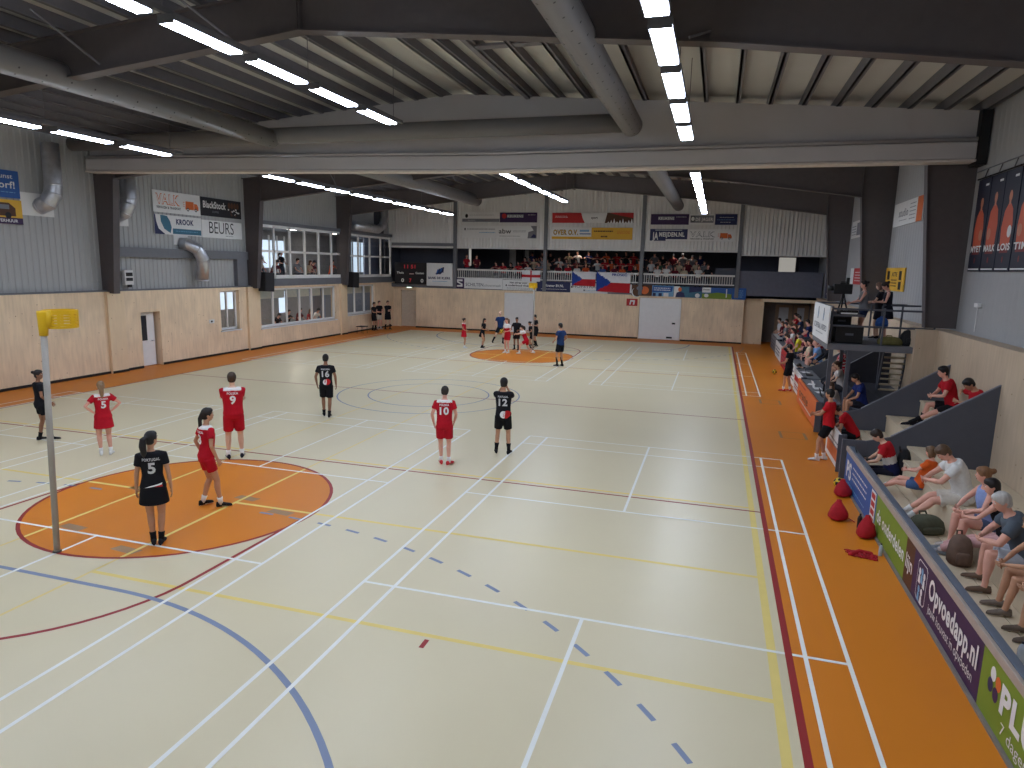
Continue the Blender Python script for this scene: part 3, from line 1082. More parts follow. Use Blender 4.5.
# ---- windows and doors
def window(n, ax, a, u0, u1, z0, z1, cols, rows_, sill=True, fw=.06, dep=.10, inward=-1, slope=0):
    """frame with mullions standing in plane a (x for ax 0); cols: number of lights; rows_: list of transom heights"""
    b = MB()
    P = (lambda q0, q1, w0, w1, zz0, zz1: b.box(q0, q1, w0, w1, zz0, zz1)) if ax == 0 else (lambda q0, q1, w0, w1, zz0, zz1: b.box(w0, w1, q0, q1, zz0, zz1))
    c0, c1 = a - dep / 2, a + dep / 2
    P(c0, c1, u0, u1, z0, z0 + fw * 1.3); P(c0, c1, u0, u1, z1 - fw, z1)
    for i in range(cols + 1):
        uu = u0 + (u1 - u0) * i / cols
        w = fw if i in (0, cols) else fw * .8
        q = min(max(uu, u0 + w / 2), u1 - w / 2)
        P(c0, c1, q - w / 2, q + w / 2, z0, z1)
    for zz in rows_:
        P(c0, c1, u0, u1, zz - fw * .4, zz + fw * .4)
    o = struct(b.build('window_%d' % n, [PWHITE]))
    g = MB()
    if ax == 0:
        g.quad((a, u0, z0), (a, u1, z0), (a, u1, z1), (a, u0, z1))
    else:
        g.quad((u0, a, z0), (u1, a, z0), (u1, a, z1), (u0, a, z1))
    g.build('window_pane', [GLASS], o)
    if sill and ax == 0:
        s = MB(); s.box(a - .1, XL + .05, u0 - .06, u1 + .06, z0 - .06, z0)
        s.build('window_sill', [PWHITE], o)
    return o


window(1, 0, XL - .02, 12.1, 20.15, 3.43, 6.10, 6, [4.80], False, .14)
window(2, 0, XL - .02, 20.45, 26.35, 3.43, 6.06, 4, [4.74], False, .13)
window(3, 0, XL - .16, 12.2, 19.2, .98, 2.95, 6, [], True, .10)
window(4, 0, XL - .16, 20.4, 24.0, 1.12, 2.95, 3, [], True, .10)
window(5, 0, XL - .22, 9.35, 10.62, 1.1, 2.92, 2, [], True, .08)
# roller blinds in the lower windows
BL = mat('blind_cream', (214, 204, 182), .8)
for y0, y1, n, lab in ((12.3, 19.1, 6, 'long lower window'), (20.5, 23.9, 3, 'short lower window')):
    for i in range(n):
        w = (y1 - y0) / n
        b = MB(); b.box(XL - .26, XL - .25, y0 + i * w + .06, y0 + (i + 1) * w - .06, 2.42, 2.9)
        tag(b.build('roller_blind', [BL]), '%s cream roller blind pulled partly down in the %s' % (('nearest', 'second nearest', 'third nearest', 'fourth nearest', 'fifth nearest', 'farthest')[i if i < n - 1 else 5], lab), 'blind', 'blinds in the lower windows')


def door(n, m, parts):
    o = None
    for nm, g, mm in parts:
        b = MB(); b.box(*g)
        if o is None:
            o = struct(b.build('door_%d' % n, [mm], bevel=.006))
        else:
            b.build(nm, [mm], o)
    return o


door(1, None, [('d', (XL - .3, XL - .24, 4.84, 5.7, .02, 2.18), PWHITE), ('door_pane', (XL - .238, XL - .22, 4.9, 5.3, 1.05, 2.05), mat('pane_dark', (40, 44, 54), .15)), ('door_handle', (XL - .23, XL - .16, 5.5, 5.58, 1.0, 1.04), GALV)])
door(2, None, [('d', (-9.06, -7.02, YF + .03, YF + .09, .02, 2.6), PWHITE)])
door(3, None, [('d', (-.18, 2.34, YF + .03, YF + .09, .02, 2.58), PWHITE), ('door_handle', (1.85, 2.05, YF - .01, YF + .03, 1.0, 1.1), BLACK), ('door_lock', (1.55, 1.9, YF - .01, YF + .03, .12, .22), BLACK)])
door(4, None, [('d', (-16.72, -15.58, YF + .42, YF + .48, .02, 2.52), mat('door_cream', (214, 200, 180), .5)), ('door_handle', (-15.75, -15.68, YF + .36, YF + .42, 1.0, 1.05), GALV)])
# recess with glazed doors under the right gallery
b = MB()
b.box(7.1, XR + .1, YF + 2.2, YF + 2.3, 0, 2.7); b.box(7.05, 7.15, YF + .5, YF + 2.3, 0, 2.7)
struct(b.build('wall_recess', [mat('recess_dark', (124, 118, 116), .7)]))
for i, (x0, x1) in enumerate(((7.95, 8.95), (9.0, 9.85))):
    o = door(5 + i, None, [('d', (x0, x1, YF + 2.1, YF + 2.18, .02, 2.35), mat('door_dark', (150, 128, 106), .5)), ('door_pane', (x0 + .2, x1 - .25, YF + 2.07, YF + 2.1, 1.25, 2.2), mat('pane_grey', (190, 194, 200), .25))])
b = MB(); b.box(7.0, XR + .1, YF - .05, YF + .5, 2.58, 2.76); struct(b.build('trim_7', [WOODD]))

# ---- gallery behind the far wall
b = MB(); b.box(XL - .5, XR + .5, YF + .05, YF + 8.2, 2.75, 2.9)
b.box(-12.45, 5.4, YF + .5, YF + 8.2, 2.9, 3.3); b.box(-8.8, 5.4, YF + 1.9, YF + 8.2, 3.3, 3.62); b.box(-8.8, 5.4, YF + 3.05, YF + 8.2, 3.62, 4.08)
struct(b.build('gallery_floor', [GREYP]))
b = MB(); b.box(XL - .5, XR + .6, YF + 8.2, YF + 8.4, 2.7, 6.4); b.box(XL - .5, -12.5, YF + 2.4, YF + 2.5, 2.9, 6.0)
b.box(XL - .6, XL - .5, YF + .1, YF + 8.2, 2.7, 6.4); b.box(XR + .5, XR + .6, YF + .1, YF + 8.2, 2.7, 6.4)
b.box(5.5, XR + .5, YF + 3.3, YF + 3.4, 2.9, 4.36); b.box(5.5, 8.0, YF + 3.3, YF + 3.4, 4.36, 5.8); b.box(9.2, XR + .5, YF + 3.3, YF + 3.4, 4.36, 5.8); b.box(8.0, 9.2, YF + 3.3, YF + 3.4, 5.25, 5.8)
struct(b.build('wall_gallery', [mat('gallery_dark', (84, 86, 98), .7)]))
b = MB(); b.box(XL - .5, XR + .5, YF + .1, YF + 8.4, 5.75, 5.85); struct(b.build('ceiling', [mat('gallery_ceiling', (70, 70, 78), .7)]))
b = MB(); b.box(-17.2, -12.6, YF - .1, YF + .2, 5.55, 5.75); b.box(-17.3, -12.5, YF + .02, YF + .12, 2.78, 3.0); struct(b.build('trim_8', [STEELP]))
b = MB(); b.box(5.62, XR + .3, YF + .05, YF + .15, 2.76, 4.36); struct(b.build('trim_9', [mat('parapet', (108, 110, 124), .6)]))
b = MB(); b.box(4.2, 5.4, YF + .6, YF + .7, 2.9, 4.5); struct(b.build('trim_10', [GREYP]))
for x in (-12.55, -6.35, -.2, 5.5):
    b = MB(); b.box(x - .11, x + .11, YF - .12, YF + .1, 2.75, roof_z(x) + .1)
    struct(b.build('gallery_post', [STEELP]))
# lit window at the back of the right gallery and doorway on the left
LIT = mat('daylight_pane', (206, 222, 236), .5, emit=.62, var=0)
b = MB(); b.quad((8.0, YF + 5.5, 4.3), (9.2, YF + 5.5, 4.3), (9.2, YF + 5.5, 5.3), (8.0, YF + 5.5, 5.3)); struct(b.build('window_6', [mat('lit_room', (190, 186, 178), .5, emit=.30, var=0)]))
b = MB(); b.box(-12.75, -12.35, YF + 2.45, YF + 2.52, 4.3, 5.6); struct(b.build('window_7', [mat('lit_room', (190, 186, 178), .5, emit=.30, var=0)]))
b = MB(); b.box(-10.6, -10.1, YF + 6, YF + 7.5, 2.9, 5.75); b.box(-9.4, -9.1, YF + 6, YF + 7.5, 2.9, 5.75); struct(b.build('gallery_post', [mat('column_pale', (150, 150, 156), .6)]))

# ---- rooms behind the left windows
RM = mat('room_wall', (150, 150, 154), .8); RMB = mat('room_pale', (150, 160, 186), .8)
b = MB()
b.box(XL - 5.6, XL - 5.5, 4, 34, 0, 6.4); b.box(XL - 5.5, XL - .35, 4, 34, 2.95, 3.1); b.box(XL - 5.5, XL - .2, 11.5, 34, 6.2, 6.3)
b.box(XL - 5.5, XL - .3, 8.6, 8.7, 0, 3.0); b.box(XL - 5.5, XL - .3, 11.5, 11.6, 3.1, 6.3); b.box(XL - 5.5, XL - .5, 33.9, 34, 0, 6.3); b.box(XL - 5.5, XL - .3, 4, 4.1, 0, 3)
struct(b.build('wall_lounge', [RM]))
b = MB(); b.box(XL - 5.6, XL - .4, 4, 34, -.1, -.01); struct(b.build('floor_lounge', [mat('lounge_floor', (110, 96, 84), .5)]))
b = MB()
for y0, y1, z0, z1 in ((19.6, 22.0, 3.9, 5.6), (30.6, 33.0, 3.6, 5.9), (15.6, 17.6, 1.5, 2.5), (21.3, 21.9, 1.0, 2.4)):
    b.box(XL - 5.5, XL - 5.45, y0, y1, z0, z1)
struct(b.build('window_8', [LIT]))
b = MB()
for y0 in (19.6, 20.4, 21.2, 22.0, 30.6, 31.8, 33.0):
    b.box(XL - 5.45, XL - 5.38, y0 - .05, y0 + .05, 3.6, 5.9)
struct(b.build('window_9', [PWHITE]))
b = MB(); b.box(XL - 2.6, XL - 2.5, 20.4, 22.0, 0, 2.95); b.box(XL - 1.6, XL - 1.5, 25.4, 28.4, 3.1, 6.2); struct(b.build('wall_lounge', [RMB]))
# fill lamps added to brighten the lounge and the gallery crowd
RL = mat('room_fill_lamp', (255, 240, 220), .5, emit=26.0, var=0)
for i, (x, y, z, what) in enumerate([(XL - 2.6, yy, 6.17, 'upper lounge') for yy in (14.5, 19, 24)] + [(XL - 2.6, yy, 2.92, 'lower lounge') for yy in (11, 15, 19, 24)] + [(xx, YF + 3.0, 5.72, 'gallery') for xx in (-10.5, -4.5, 2.0)]):
    o_ = ('nearest', 'second', 'third', 'fourth')[i if i < 3 else (i - 3 if i < 7 else i - 7)]
    t = thing('room_fill_lamp', '%s added square fill lamp on the ceiling of the %s' % (o_, what), 'lamp', (x, y, z), group='added fill lamps of the ' + what)
    b = MB(); b.box(x - .32, x + .32, y - .32, y + .32, z, z + .04); b.build('lamp_body', [LB], t)
    b = MB(); b.box(x - .28, x + .28, y - .28, y + .28, z - .02, z - .001); b.build('diffuser', [RL if what != 'gallery' else mat('gallery_fill_lamp', (255, 240, 220), .5, emit=5.0, var=0)], t)
# ------------------------------------------------------------------ signs and banners
FARO = (np.array([1., 0, 0]), Z)          # facing the camera from the far wall
LEFTO = (np.array([0, 1., 0]), Z)         # on the left wall
RIGHTO = (np.array([0, -1., 0]), Z)       # on the right wall and the front boards


def P_(name, c, rough=.55):
    return mat('print_' + name, c, rough, var=.02)


PW, PK, PN = P_('white', (228, 228, 228)), P_('black', (28, 27, 32)), P_('navy', (40, 46, 88))
PO, PRD, PB, PG = P_('orange', (214, 108, 52)), P_('red', (186, 44, 46)), P_('blue', (44, 90, 160)), P_('green', (120, 146, 48))
PY_, PGY, PP, PLB = P_('yellow', (226, 176, 56)), P_('grey', (122, 124, 132)), P_('purple', (58, 36, 78)), P_('pale_blue', (120, 168, 206))
PT, PBR = P_('teal', (60, 110, 134)), P_('brown', (84, 52, 32))
PAL = [PW, PK, PN, PO, PRD, PB, PG, PY_, PGY, PP, PLB, PT, PBR]
WHT, BLK, NAV, ORA, RDD, BLU, GRN, YEL, GRY, PUR, LBL, TEA, BRN = range(13)


class Sign:
    """a thin panel with its print; drawing coordinates are metres from its lower left corner"""

    def __init__(self, o, orient, w, h, base, depth=.03):
        self.o = np.array(o, float); self.r, self.u = orient; self.w, self.h = w, h
        self.n = np.cross(self.r, self.u)
        self.b = MB(); self.k = 0
        c = self.o + self.r * w / 2 + self.u * h / 2 - self.n * depth / 2
        self.b.obox(c, (self.r * w / 2, self.u * h / 2, self.n * depth / 2), base)

    def _off(self):
        self.k += 1
        return .0015 + .0006 * self.k

    def rect(self, x, y, w, h, c):
        self.b.poly([(x, y), (x + w, y), (x + w, y + h), (x, y + h)], self.o, self.r, self.u, c, self._off()); return self

    def poly(self, pts, c):
        self.b.poly(pts, self.o, self.r, self.u, c, self._off()); return self

    def disc(self, x, y, rx, ry, c, n=20):
        self.b.disc(x, y, rx, ry, self.o, self.r, self.u, c, self._off(), n); return self

    def text(self, s, x, y, size, c, bold=.8, width=None, align='l', slant=0):
        self.b.text(s, x, y, size, self.o, self.r, self.u, c, self._off(), bold, width, align, slant); return self

    def lines(self, x, y, w, n, c, gap=.07, t=.022):
        """rows too small to read in the photograph: short strokes like words"""
        rnd = random.Random(int(x * 100 + y * 1000 + w * 77))
        off = self._off()
        for i in range(n):
            q = 0
            while q < w:
                L = min(rnd.uniform(.05, .16), w - q)
                if L > .02:
                    self.b.poly([(x + q, y - i * gap), (x + q + L, y - i * gap), (x + q + L, y - i * gap + t), (x + q, y - i * gap + t)], self.o, self.r, self.u, c, off)
                q += L + .03
        return self

    def truck(self, x, y, s, body, wheel):
        self.poly([(x, y), (x + .62 * s, y), (x + .62 * s, y + .42 * s), (x + .04 * s, y + .42 * s)], body)
        self.poly([(x + .64 * s, y), (x + .95 * s, y), (x + .95 * s, y + .16 * s), (x + .86 * s, y + .32 * s), (x + .64 * s, y + .34 * s)], body)
        for q in (.18, .76):
            self.disc(x + q * s, y, .09 * s, .09 * s, wheel); self.disc(x + q * s, y, .045 * s, .045 * s, WHT)
        for q in (.34, .24, .14):
            self.rect(x - .16 * s, y + q * s, .12 * s, .03 * s, body)
        return self

    def done(self, name, label, cat, group=None):
        return tag(self.b.build(name, PAL), label, cat, group)


def outline_text(s, t, x, y, size, c1, c2, width):
    s.text(t, x, y, size, c1, 2.0, width); s.text(t, x + .012, y + .008, size * .97, c2, .0, width - .02)


xs_ = XLC + .075
# left wall banners
s = Sign((xs_, 5.95, 6.17), LEFTO, 2.6, .86, WHT); outline_text(s, 'VALK', .14, .34, .56, ORA, WHT, 1.28)
s.text('VERHUIZEN & TRANSPORT', .16, .16, .13, BLK, 1.2, 1.3).truck(1.72, .22, .8, ORA, BLK); s.done('sponsor_banner', 'white sponsor banner with orange lettering and truck on the left wall', 'banner')
s = Sign((xs_, 8.58, 6.22), LEFTO, 2.62, .80, BLK); s.text('BlackStock', .14, .36, .40, WHT, 1.4, 1.45).text('COFFEE', .7, .16, .12, GRY, .4, .4)
rnd = random.Random(3)
for i in range(16):
    s.disc(1.75 + rnd.random() * .7, .12 + rnd.random() * .3, .05, .04, WHT if i % 2 else BRN, 8)
for i in range(4):
    s.disc(1.8 + i * .19, .56, .09, .14, BRN, 12)
s.done('sponsor_banner', 'black sponsor banner with white lettering on the left wall, right of the orange truck', 'banner')
s = Sign((xs_, 5.95, 5.30), LEFTO, 2.6, .78, WHT)
s.poly([(0, 0), (.55, 0), (.2, .22), (.1, .5), (.06, .78), (0, .78)], NAV).poly([(.08, .78), (.12, .5), (.3, .2), (.62, 0), (.8, 0), (.45, .22), (.22, .5), (.2, .78)], WHT)
s.poly([(.32, .76), (.34, .5), (.5, .22), (.82, .06), (.9, .3), (.82, .55), (.68, .74), (.5, .76)], TEA).rect(.95, .04, 1.62, .22, TEA).text('KROOK', 1.15, .44, .30, NAV, 1.8, 1.0).lines(1.1, .15, 1.3, 1, LBL)
s.done('sponsor_banner', 'white sponsor banner with teal swoosh and dark lettering on the left wall', 'banner')
s = Sign((xs_, 8.58, 5.28), LEFTO, 2.62, .76, WHT); s.text('BEURS', .45, .2, .74, BLK, -.2, 1.6).lines(1.5, .1, .5, 1, GRY); s.done('sponsor_banner', 'white sponsor banner with thin handwritten lettering on the left wall', 'banner')
s = Sign((xs_, -1.2, 6.12), LEFTO, 1.7, .85, BLU); s.text("'t kunst", .75, .6, .2, WHT, .6, .75).text('elkorf!', .6, .3, .3, WHT, .8, .95).lines(.3, .16, 1.25, 1, LBL); s.done('sponsor_banner', 'blue sponsor sign at the left edge of the picture, upper of two', 'banner')
s = Sign((xs_, -1.2, 5.3), LEFTO, 1.72, .76, YEL); s.rect(0, 0, 1.72, .2, PUR).text('VERHUUR', .9, .06, .13, WHT, 1, .65)
s.poly([(.5, .25), (1.5, .25), (1.5, .5), (1.3, .66), (.6, .66), (.5, .5)], BRN).disc(.75, .27, .1, .1, BLK).disc(1.25, .27, .1, .1, BLK).rect(.62, .46, .3, .14, YEL).rect(1.0, .46, .3, .14, GRY); s.done('sponsor_banner', 'yellow sponsor sign with a brown vehicle at the left edge, below the blue sign', 'banner')

yf = YF - .075
# gable banners, three bays, two rows
s = Sign((-12.05, yf, 7.15), FARO, 2.58, .62, WHT); s.rect(0, 0, 2.58, .2, GRY).disc(.3, .38, .1, .13, BLK).lines(.5, .42, 1.7, 1, GRY).lines(.4, .09, .5, 1, WHT); s.done('sponsor_banner', 'white and grey sponsor banner, left half of the upper row in the left gable bay', 'banner')
s = Sign((-9.45, yf, 7.12), FARO, 2.5, .62, PUR); s.rect(.5, .3, 1.1, .2, GRY).text('KEUKENS', .52, .31, .22, WHT, .8, 1.06).lines(1.9, .46, .5, 1, WHT).disc(.3, .4, .16, .16, RDD); s.done('sponsor_banner', 'dark purple sponsor banner, right half of the upper row in the left gable bay', 'banner')
s = Sign((-12.05, yf, 6.12), FARO, 5.1, .78, WHT); s.disc(.2, .56, .05, .08, BLK).lines(.35, .54, 1.95, 1, GRY, t=.05).lines(1.2, .32, 1.1, 1, LBL, t=.05).text('abw', 2.55, .3, .42, BLK, .6, .85).lines(3.5, .46, .9, 2, GRY).lines(2.6, .12, 1.4, 1, BLK)
s.poly([(4.5, 0), (5.1, 0), (5.1, .78), (4.7, .78), (4.9, .5), (4.55, .4)], GRY).poly([(4.7, .05), (5.05, .03), (5.05, .2), (4.9, .28)], NAV); s.done('sponsor_banner', 'long white sponsor banner with small black letters in the left gable bay, lower row', 'banner')
s = Sign((-5.95, yf, 7.1), FARO, 5.12, .62, WHT); s.poly([(0, 0), (2.1, 0), (1.95, .3), (1.85, .62), (0, .62)], RDD).lines(.2, .4, .8, 2, WHT).text('sport', 2.5, .26, .2, BLK, 1, .4).poly([(3.35, 0), (5.12, 0), (5.12, .62), (3.5, .62)], P_ and BRN)
for i in range(9):
    s.poly([(3.5 + i * .18, 0), (3.58 + i * .18, .1 + .09 * ((i * 7) % 3)), (3.66 + i * .18, 0)], WHT)
s.poly([(3.6, .62), (5.12, .62), (5.12, .3), (4.3, .45)], RDD); s.done('sponsor_banner', 'red and white sponsor banner in the middle gable bay, upper row', 'banner')
s = Sign((-5.95, yf, 6.1), FARO, 2.55, .72, WHT); s.rect(0, 0, 2.55, .16, YEL); outline_text(s, 'OVER O.V.', .1, .28, .42, BLK, YEL, 1.6); s.rect(1.8, .46, .6, .12, LBL).rect(1.8, .3, .7, .06, BLU).lines(1.1, .05, 1.2, 1, BRN); s.done('sponsor_banner', 'white sponsor banner with yellow outlined letters in the middle gable bay, lower row left half', 'banner')
s = Sign((-3.4, yf, 6.1), FARO, 2.55, .72, YEL); s.lines(.15, .46, 1.2, 1, BRN, t=.08).lines(.6, .14, .4, 1, BRN, t=.08).lines(1.6, .5, .8, 3, ORA); s.done('sponsor_banner', 'plain yellow sponsor banner in the middle gable bay, lower row right half', 'banner')
s = Sign((.22, yf, 7.02), FARO, 2.25, .62, PUR); s.rect(.45, .28, .95, .2, GRY).text('KEUKENS', .46, .29, .22, WHT, .8, .92).lines(1.5, .44, .6, 1, WHT); s.done('sponsor_banner', 'dark purple sponsor banner in the right gable bay, upper row', 'banner')
s = Sign((2.5, yf, 7.02), FARO, 1.45, .62, WHT); s.rect(.06, .12, 1.34, .42, GRY).text('DE JAGER', .36, .22, .27, WHT, 1.4, 1.0).disc(.2, .34, .14, .18, BLK).disc(.2, .34, .1, .13, WHT); s.done('sponsor_banner', 'small white and grey sponsor banner between purple and navy ones in the right gable bay', 'banner')
s = Sign((3.98, yf, 7.02), FARO, 1.25, .62, NAV); s.lines(.25, .42, .8, 1, WHT).lines(.1, .28, 1.0, 1, LBL).lines(.3, .14, .6, 1, WHT); s.done('sponsor_banner', 'small navy sponsor banner at the right end of the right gable bay, upper row', 'banner')
s = Sign((.22, yf, 6.06), FARO, 2.22, .70, NAV); s.rect(.95, 0, 1.27, .1, WHT).text('JA', .14, .08, .6, WHT, 1.8, .36).text('MEIJDEN.NL', .55, .26, .36, WHT, 1.8, 1.5).rect(.3, .62, 1.6, .03, WHT); s.done('sponsor_banner', 'navy sponsor banner with big white letters in the right gable bay, lower row', 'banner')
s = Sign((2.46, yf, 6.06), FARO, 2.72, .70, WHT); outline_text(s, 'VALK', .1, .26, .42, GRY, WHT, 1.5); s.text('VERHUIZEN & TRANSPORT', .14, .1, .1, BLK, 1, 1.4).truck(1.85, .18, .72, ORA, BLK); s.done('sponsor_banner', 'white sponsor banner with an orange truck in the right gable bay, lower row', 'banner')

# gallery front: scoreboard, white sign, cloth strip
sc = thing('scoreboard', 'dark scoreboard with faint red digits left of the white sign on the gallery front', 'scoreboard', (-15.8, YF - .2, 2.98))
s = Sign((-16.95, YF - .18, 2.98), FARO, 2.36, 1.44, BLK, .24)
s.b.build('display', PAL, sc)
RDIG, WDIG = mat('digit_red', (190, 52, 62), .5, emit=.12, var=0), mat('digit_white', (190, 190, 186), .5, emit=.1, var=0)
o_ = np.array((-16.95, YF - .185, 2.98))
for nm, items, m in (('red_digits', (('11', .72, 1.05, .34, .3), ('51', 1.22, 1.05, .34, .34), ('7', 1.1, .12, .34, .16)), RDIG), ('white_digits', (('Thuis', .16, .68, .2, .52), ('Gasten', 1.56, .68, .2, .62), ('0', .5, .12, .34, .2), ('0', 1.95, .12, .34, .2)), WDIG)):
    b = MB()
    for t_, x, y, sz, w in items:
        b.text(t_, x, y, sz, o_, *FARO, 0, .004, 1.0, w)
    b.poly([(1.1, .66), (1.45, .66), (1.45, .7), (1.1, .7)], o_, *FARO, 0, .004)
    b.build(nm, [m], sc)
s = Sign((-14.55, YF - .2, 2.9), FARO, 1.86, 1.52, WHT, .26); s.text('BANK DE KLERK', .12, .46, .21, NAV, 1.8, 1.62).rect(.4, .3, 1.1, .03, LBL)
for k in range(4):
    s.poly([(.66 + k * .14, .76 + k * .06), (.80 + k * .14, .76 + k * .04), (.92 + k * .12, 1.1 + k * .05), (.80 + k * .12, 1.12 + k * .05)], NAV if k % 2 else BLU)
s.poly([(.6, .86), (.72, .8), (1.0, .78), (1.18, .94), (1.2, 1.26), (1.1, 1.0), (.9, .86)], NAV); s.done('sponsor_sign', 'square white sign with blue emblem right of the scoreboard', 'sign')
yb = YF - .05
zb = 2.80
s = Sign((-12.5, yb, zb), FARO, 3.3, .66, WHT); s.rect(0, 0, .62, .66, PUR).poly([(.1, .1), (.5, .1), (.5, .3), (.22, .42), (.22, .46), (.5, .46), (.5, .58), (.1, .58), (.1, .38), (.36, .26), (.36, .2), (.1, .2)], WHT).text('SCHILTEN', .72, .16, .3, GRY, .8, 1.25).text('schoonmaak', 2.0, .16, .24, GRY, -.2, 1.2); s.done('sponsor_banner', 'white banner with a dark red emblem at the left end of the gallery rail', 'banner')
s = Sign((-9.18, yb, zb - .02), FARO, 2.3, .66, WHT); s.text('Het adres voor', .5, .44, .16, BLK, 1.4, 1.2).text('& onderhoud vloeren', .2, .26, .16, BLK, 1.4, 1.85).lines(.3, .14, 1.6, 2, GRY, .08); s.done('sponsor_banner', 'white banner with small black lines of text over the left white hall door', 'banner')
s = Sign((-6.86, yb, zb - .02), FARO, 2.22, .62, NAV); s.text('Kramer BV.NL', .6, .3, .22, WHT, 1.2, 1.2).lines(.3, .14, 1.7, 1, WHT); s.done('sponsor_banner', 'navy banner with white letters behind the far yellow basket', 'banner')
s = Sign((-4.62, yb, zb - .05), FARO, 3.9, .62, WHT); s.text('HOFSTRA', .15, .32, .26, GRY, .6, 1.5).poly([(.05, .3), (.13, .3), (.13, .5), (.05, .4)], BLK).rect(.85, .12, .12, .1, GRY).lines(1.05, .15, .8, 1, LBL).rect(2.4, .0, 1.5, .1, GRY); s.done('sponsor_banner', 'white banner partly hidden by the two hanging tricolour flags', 'banner')
s = Sign((-.72, yb, zb - .1), FARO, 1.25, .66, BRN); s.disc(.3, .2, .3, .3, WHT).disc(.34, .24, .28, .3, BRN).disc(.8, .34, .26, .24, ORA).disc(.5, .46, .2, .14, GRY); s.done('sponsor_banner', 'brown and orange photo banner right of the flags on the gallery front', 'banner')
s = Sign((.54, yb, zb - .1), FARO, 1.3, .66, PLB and LBL); s.poly([(.0, .22), (1.2, .3), (1.25, .62), (.05, .62)], BLU).lines(.1, .48, 1.0, 2, WHT, .12, .05).rect(.05, .0, .18, .2, NAV).rect(.4, 0, .2, .2, NAV).rect(.7, 0, .3, .22, PW and WHT); s.done('sponsor_banner', 'blue banner with a speech bubble over the right white hall door', 'banner')
s = Sign((1.86, yb, zb - .12), FARO, 1.65, .66, TEA); s.rect(0, 0, .35, .66, WHT).disc(.35, .48, .11, .13, ORA).poly([(.1, 0), (.68, 0), (.6, .28), (.35, .36), (.16, .28)], NAV).poly([(.9, .3), (1.65, .4), (1.65, .66), (.9, .66)], NAV).disc(1.4, .14, .14, .13, WHT); s.done('sponsor_banner', 'teal banner with a portrait of someone in a dark suit on the gallery front', 'banner')
s = Sign((3.53, yb, zb - .14), FARO, 1.7, .66, GRN); s.rect(0, .3, 1.7, .36, BLU).rect(0, .36, .5, .3, WHT).text('Zonder', .04, .5, .12, BLK, 1, .4).disc(.25, .18, .13, .11, WHT).poly([(.3, .3), (.9, .38), (1.7, .3)], GRN).rect(1.38, .1, .06, .5, WHT); s.done('sponsor_banner', 'green and blue landscape banner near the right end of the gallery front', 'banner')
s = Sign((5.25, yb, zb - .14), FARO, .8, .68, BLU); s.lines(.15, .5, .5, 4, LBL, .12, .04); s.done('sponsor_banner', 'small blue banner at the right end of the gallery front', 'banner')
s = Sign((-1.0, YF - .05, 2.05), FARO, .68, .44, RDD, .04); s.poly([(.18, .08), (.26, .08), (.29, .26), (.42, .26), (.40, .08), (.49, .08), (.53, .36), (.23, .36)], WHT); s.done('wall_sign', 'small red sign with a white arch left of the right white hall door', 'sign')
ex = thing('exit_sign', 'small lit exit sign over the corner door below the scoreboard', 'sign', (-16.0, YF + .2, 2.7))
b = MB(); b.box(-16.25, -15.8, YF + .16, YF + .3, 2.68, 2.92); b.build('housing', [PW], ex)
b = MB(); b.box(-16.2, -15.85, YF + .15, YF + .16, 2.71, 2.89, 0); b.poly([(.06, .03), (.12, .09), (.06, .15), (.02, .09)], (-16.15, YF + .15, 2.71), *FARO, 1, .003); b.build('lit_face', [mat('exit_lit', (214, 240, 220), .5, emit=1.6, var=0), PG], ex)


# ---- flags hung over the gallery rail (cloth, slightly waved)
def flag(label, x0, z0, w, h, y, cols, fn, skew=0, extra=None):
    b = MB(); nx, nz = 24, 16
    g = lambda i, j: (x0 + w * i / nx, y + .018 * math.sin(i * .55 + j * .2) - .01, z0 + h * j / nz + skew * (i / nx - .5) - .03 * math.sin(math.pi * i / nx) * (j / nz))
    for i in range(nx):
        for j in range(nz):
            b.quad(g(i, j), g(i + 1, j), g(i + 1, j + 1), g(i, j + 1), fn((i + .5) / nx, (j + .5) / nz))
    for i in range(nx):      # hem folded over the rail
        p, q = g(i, nz), g(i + 1, nz)
        b.quad(p, q, (q[0], YF + .03, q[2] + .01), (p[0], YF + .03, p[2] + .01), fn((i + .5) / nx, .99))
    if extra:
        t_, fx, fz, sz, c, wd = extra
        b.text(t_, x0 + w * fx, z0 + h * fz, sz, (0, y - .055, 0), *FARO, c, .004, 1.0, wd)
    o = b.build('flag', [mat('flag_%d_%d_%d' % c, c, .85, var=.04) for c in cols])
    o.modifiers.new('s', 'SOLIDIFY').thickness = .006
    return tag(o, label, 'flag')


WF, RF, BF = (226, 226, 230), (188, 34, 44), (36, 66, 150)
flag('white flag with a red cross hung over the gallery rail', -7.86, 3.38, 1.24, .71, YF - .11, (WF, RF), lambda u_, v_: 1 if abs(u_ - .5) < .06 or abs(v_ - .5) < .10 else 0)
czech = lambda u_, v_: 2 if u_ < .46 * (1 - abs(v_ - .5) * 2) else (0 if v_ > .5 else 1)
flag('smaller blue, white and red tricolour flag on the gallery rail, left of the two', -4.52, 3.2, 1.5, .88, YF - .11, (WF, RF, BF), czech, -.03)
flag('larger blue, white and red tricolour flag with blue letters on the gallery rail', -2.95, 2.86, 2.12, 1.21, YF - .12, (WF, RF, BF), czech, -.06, ('PROSEČ', .46, .84, .2, 2, .95))

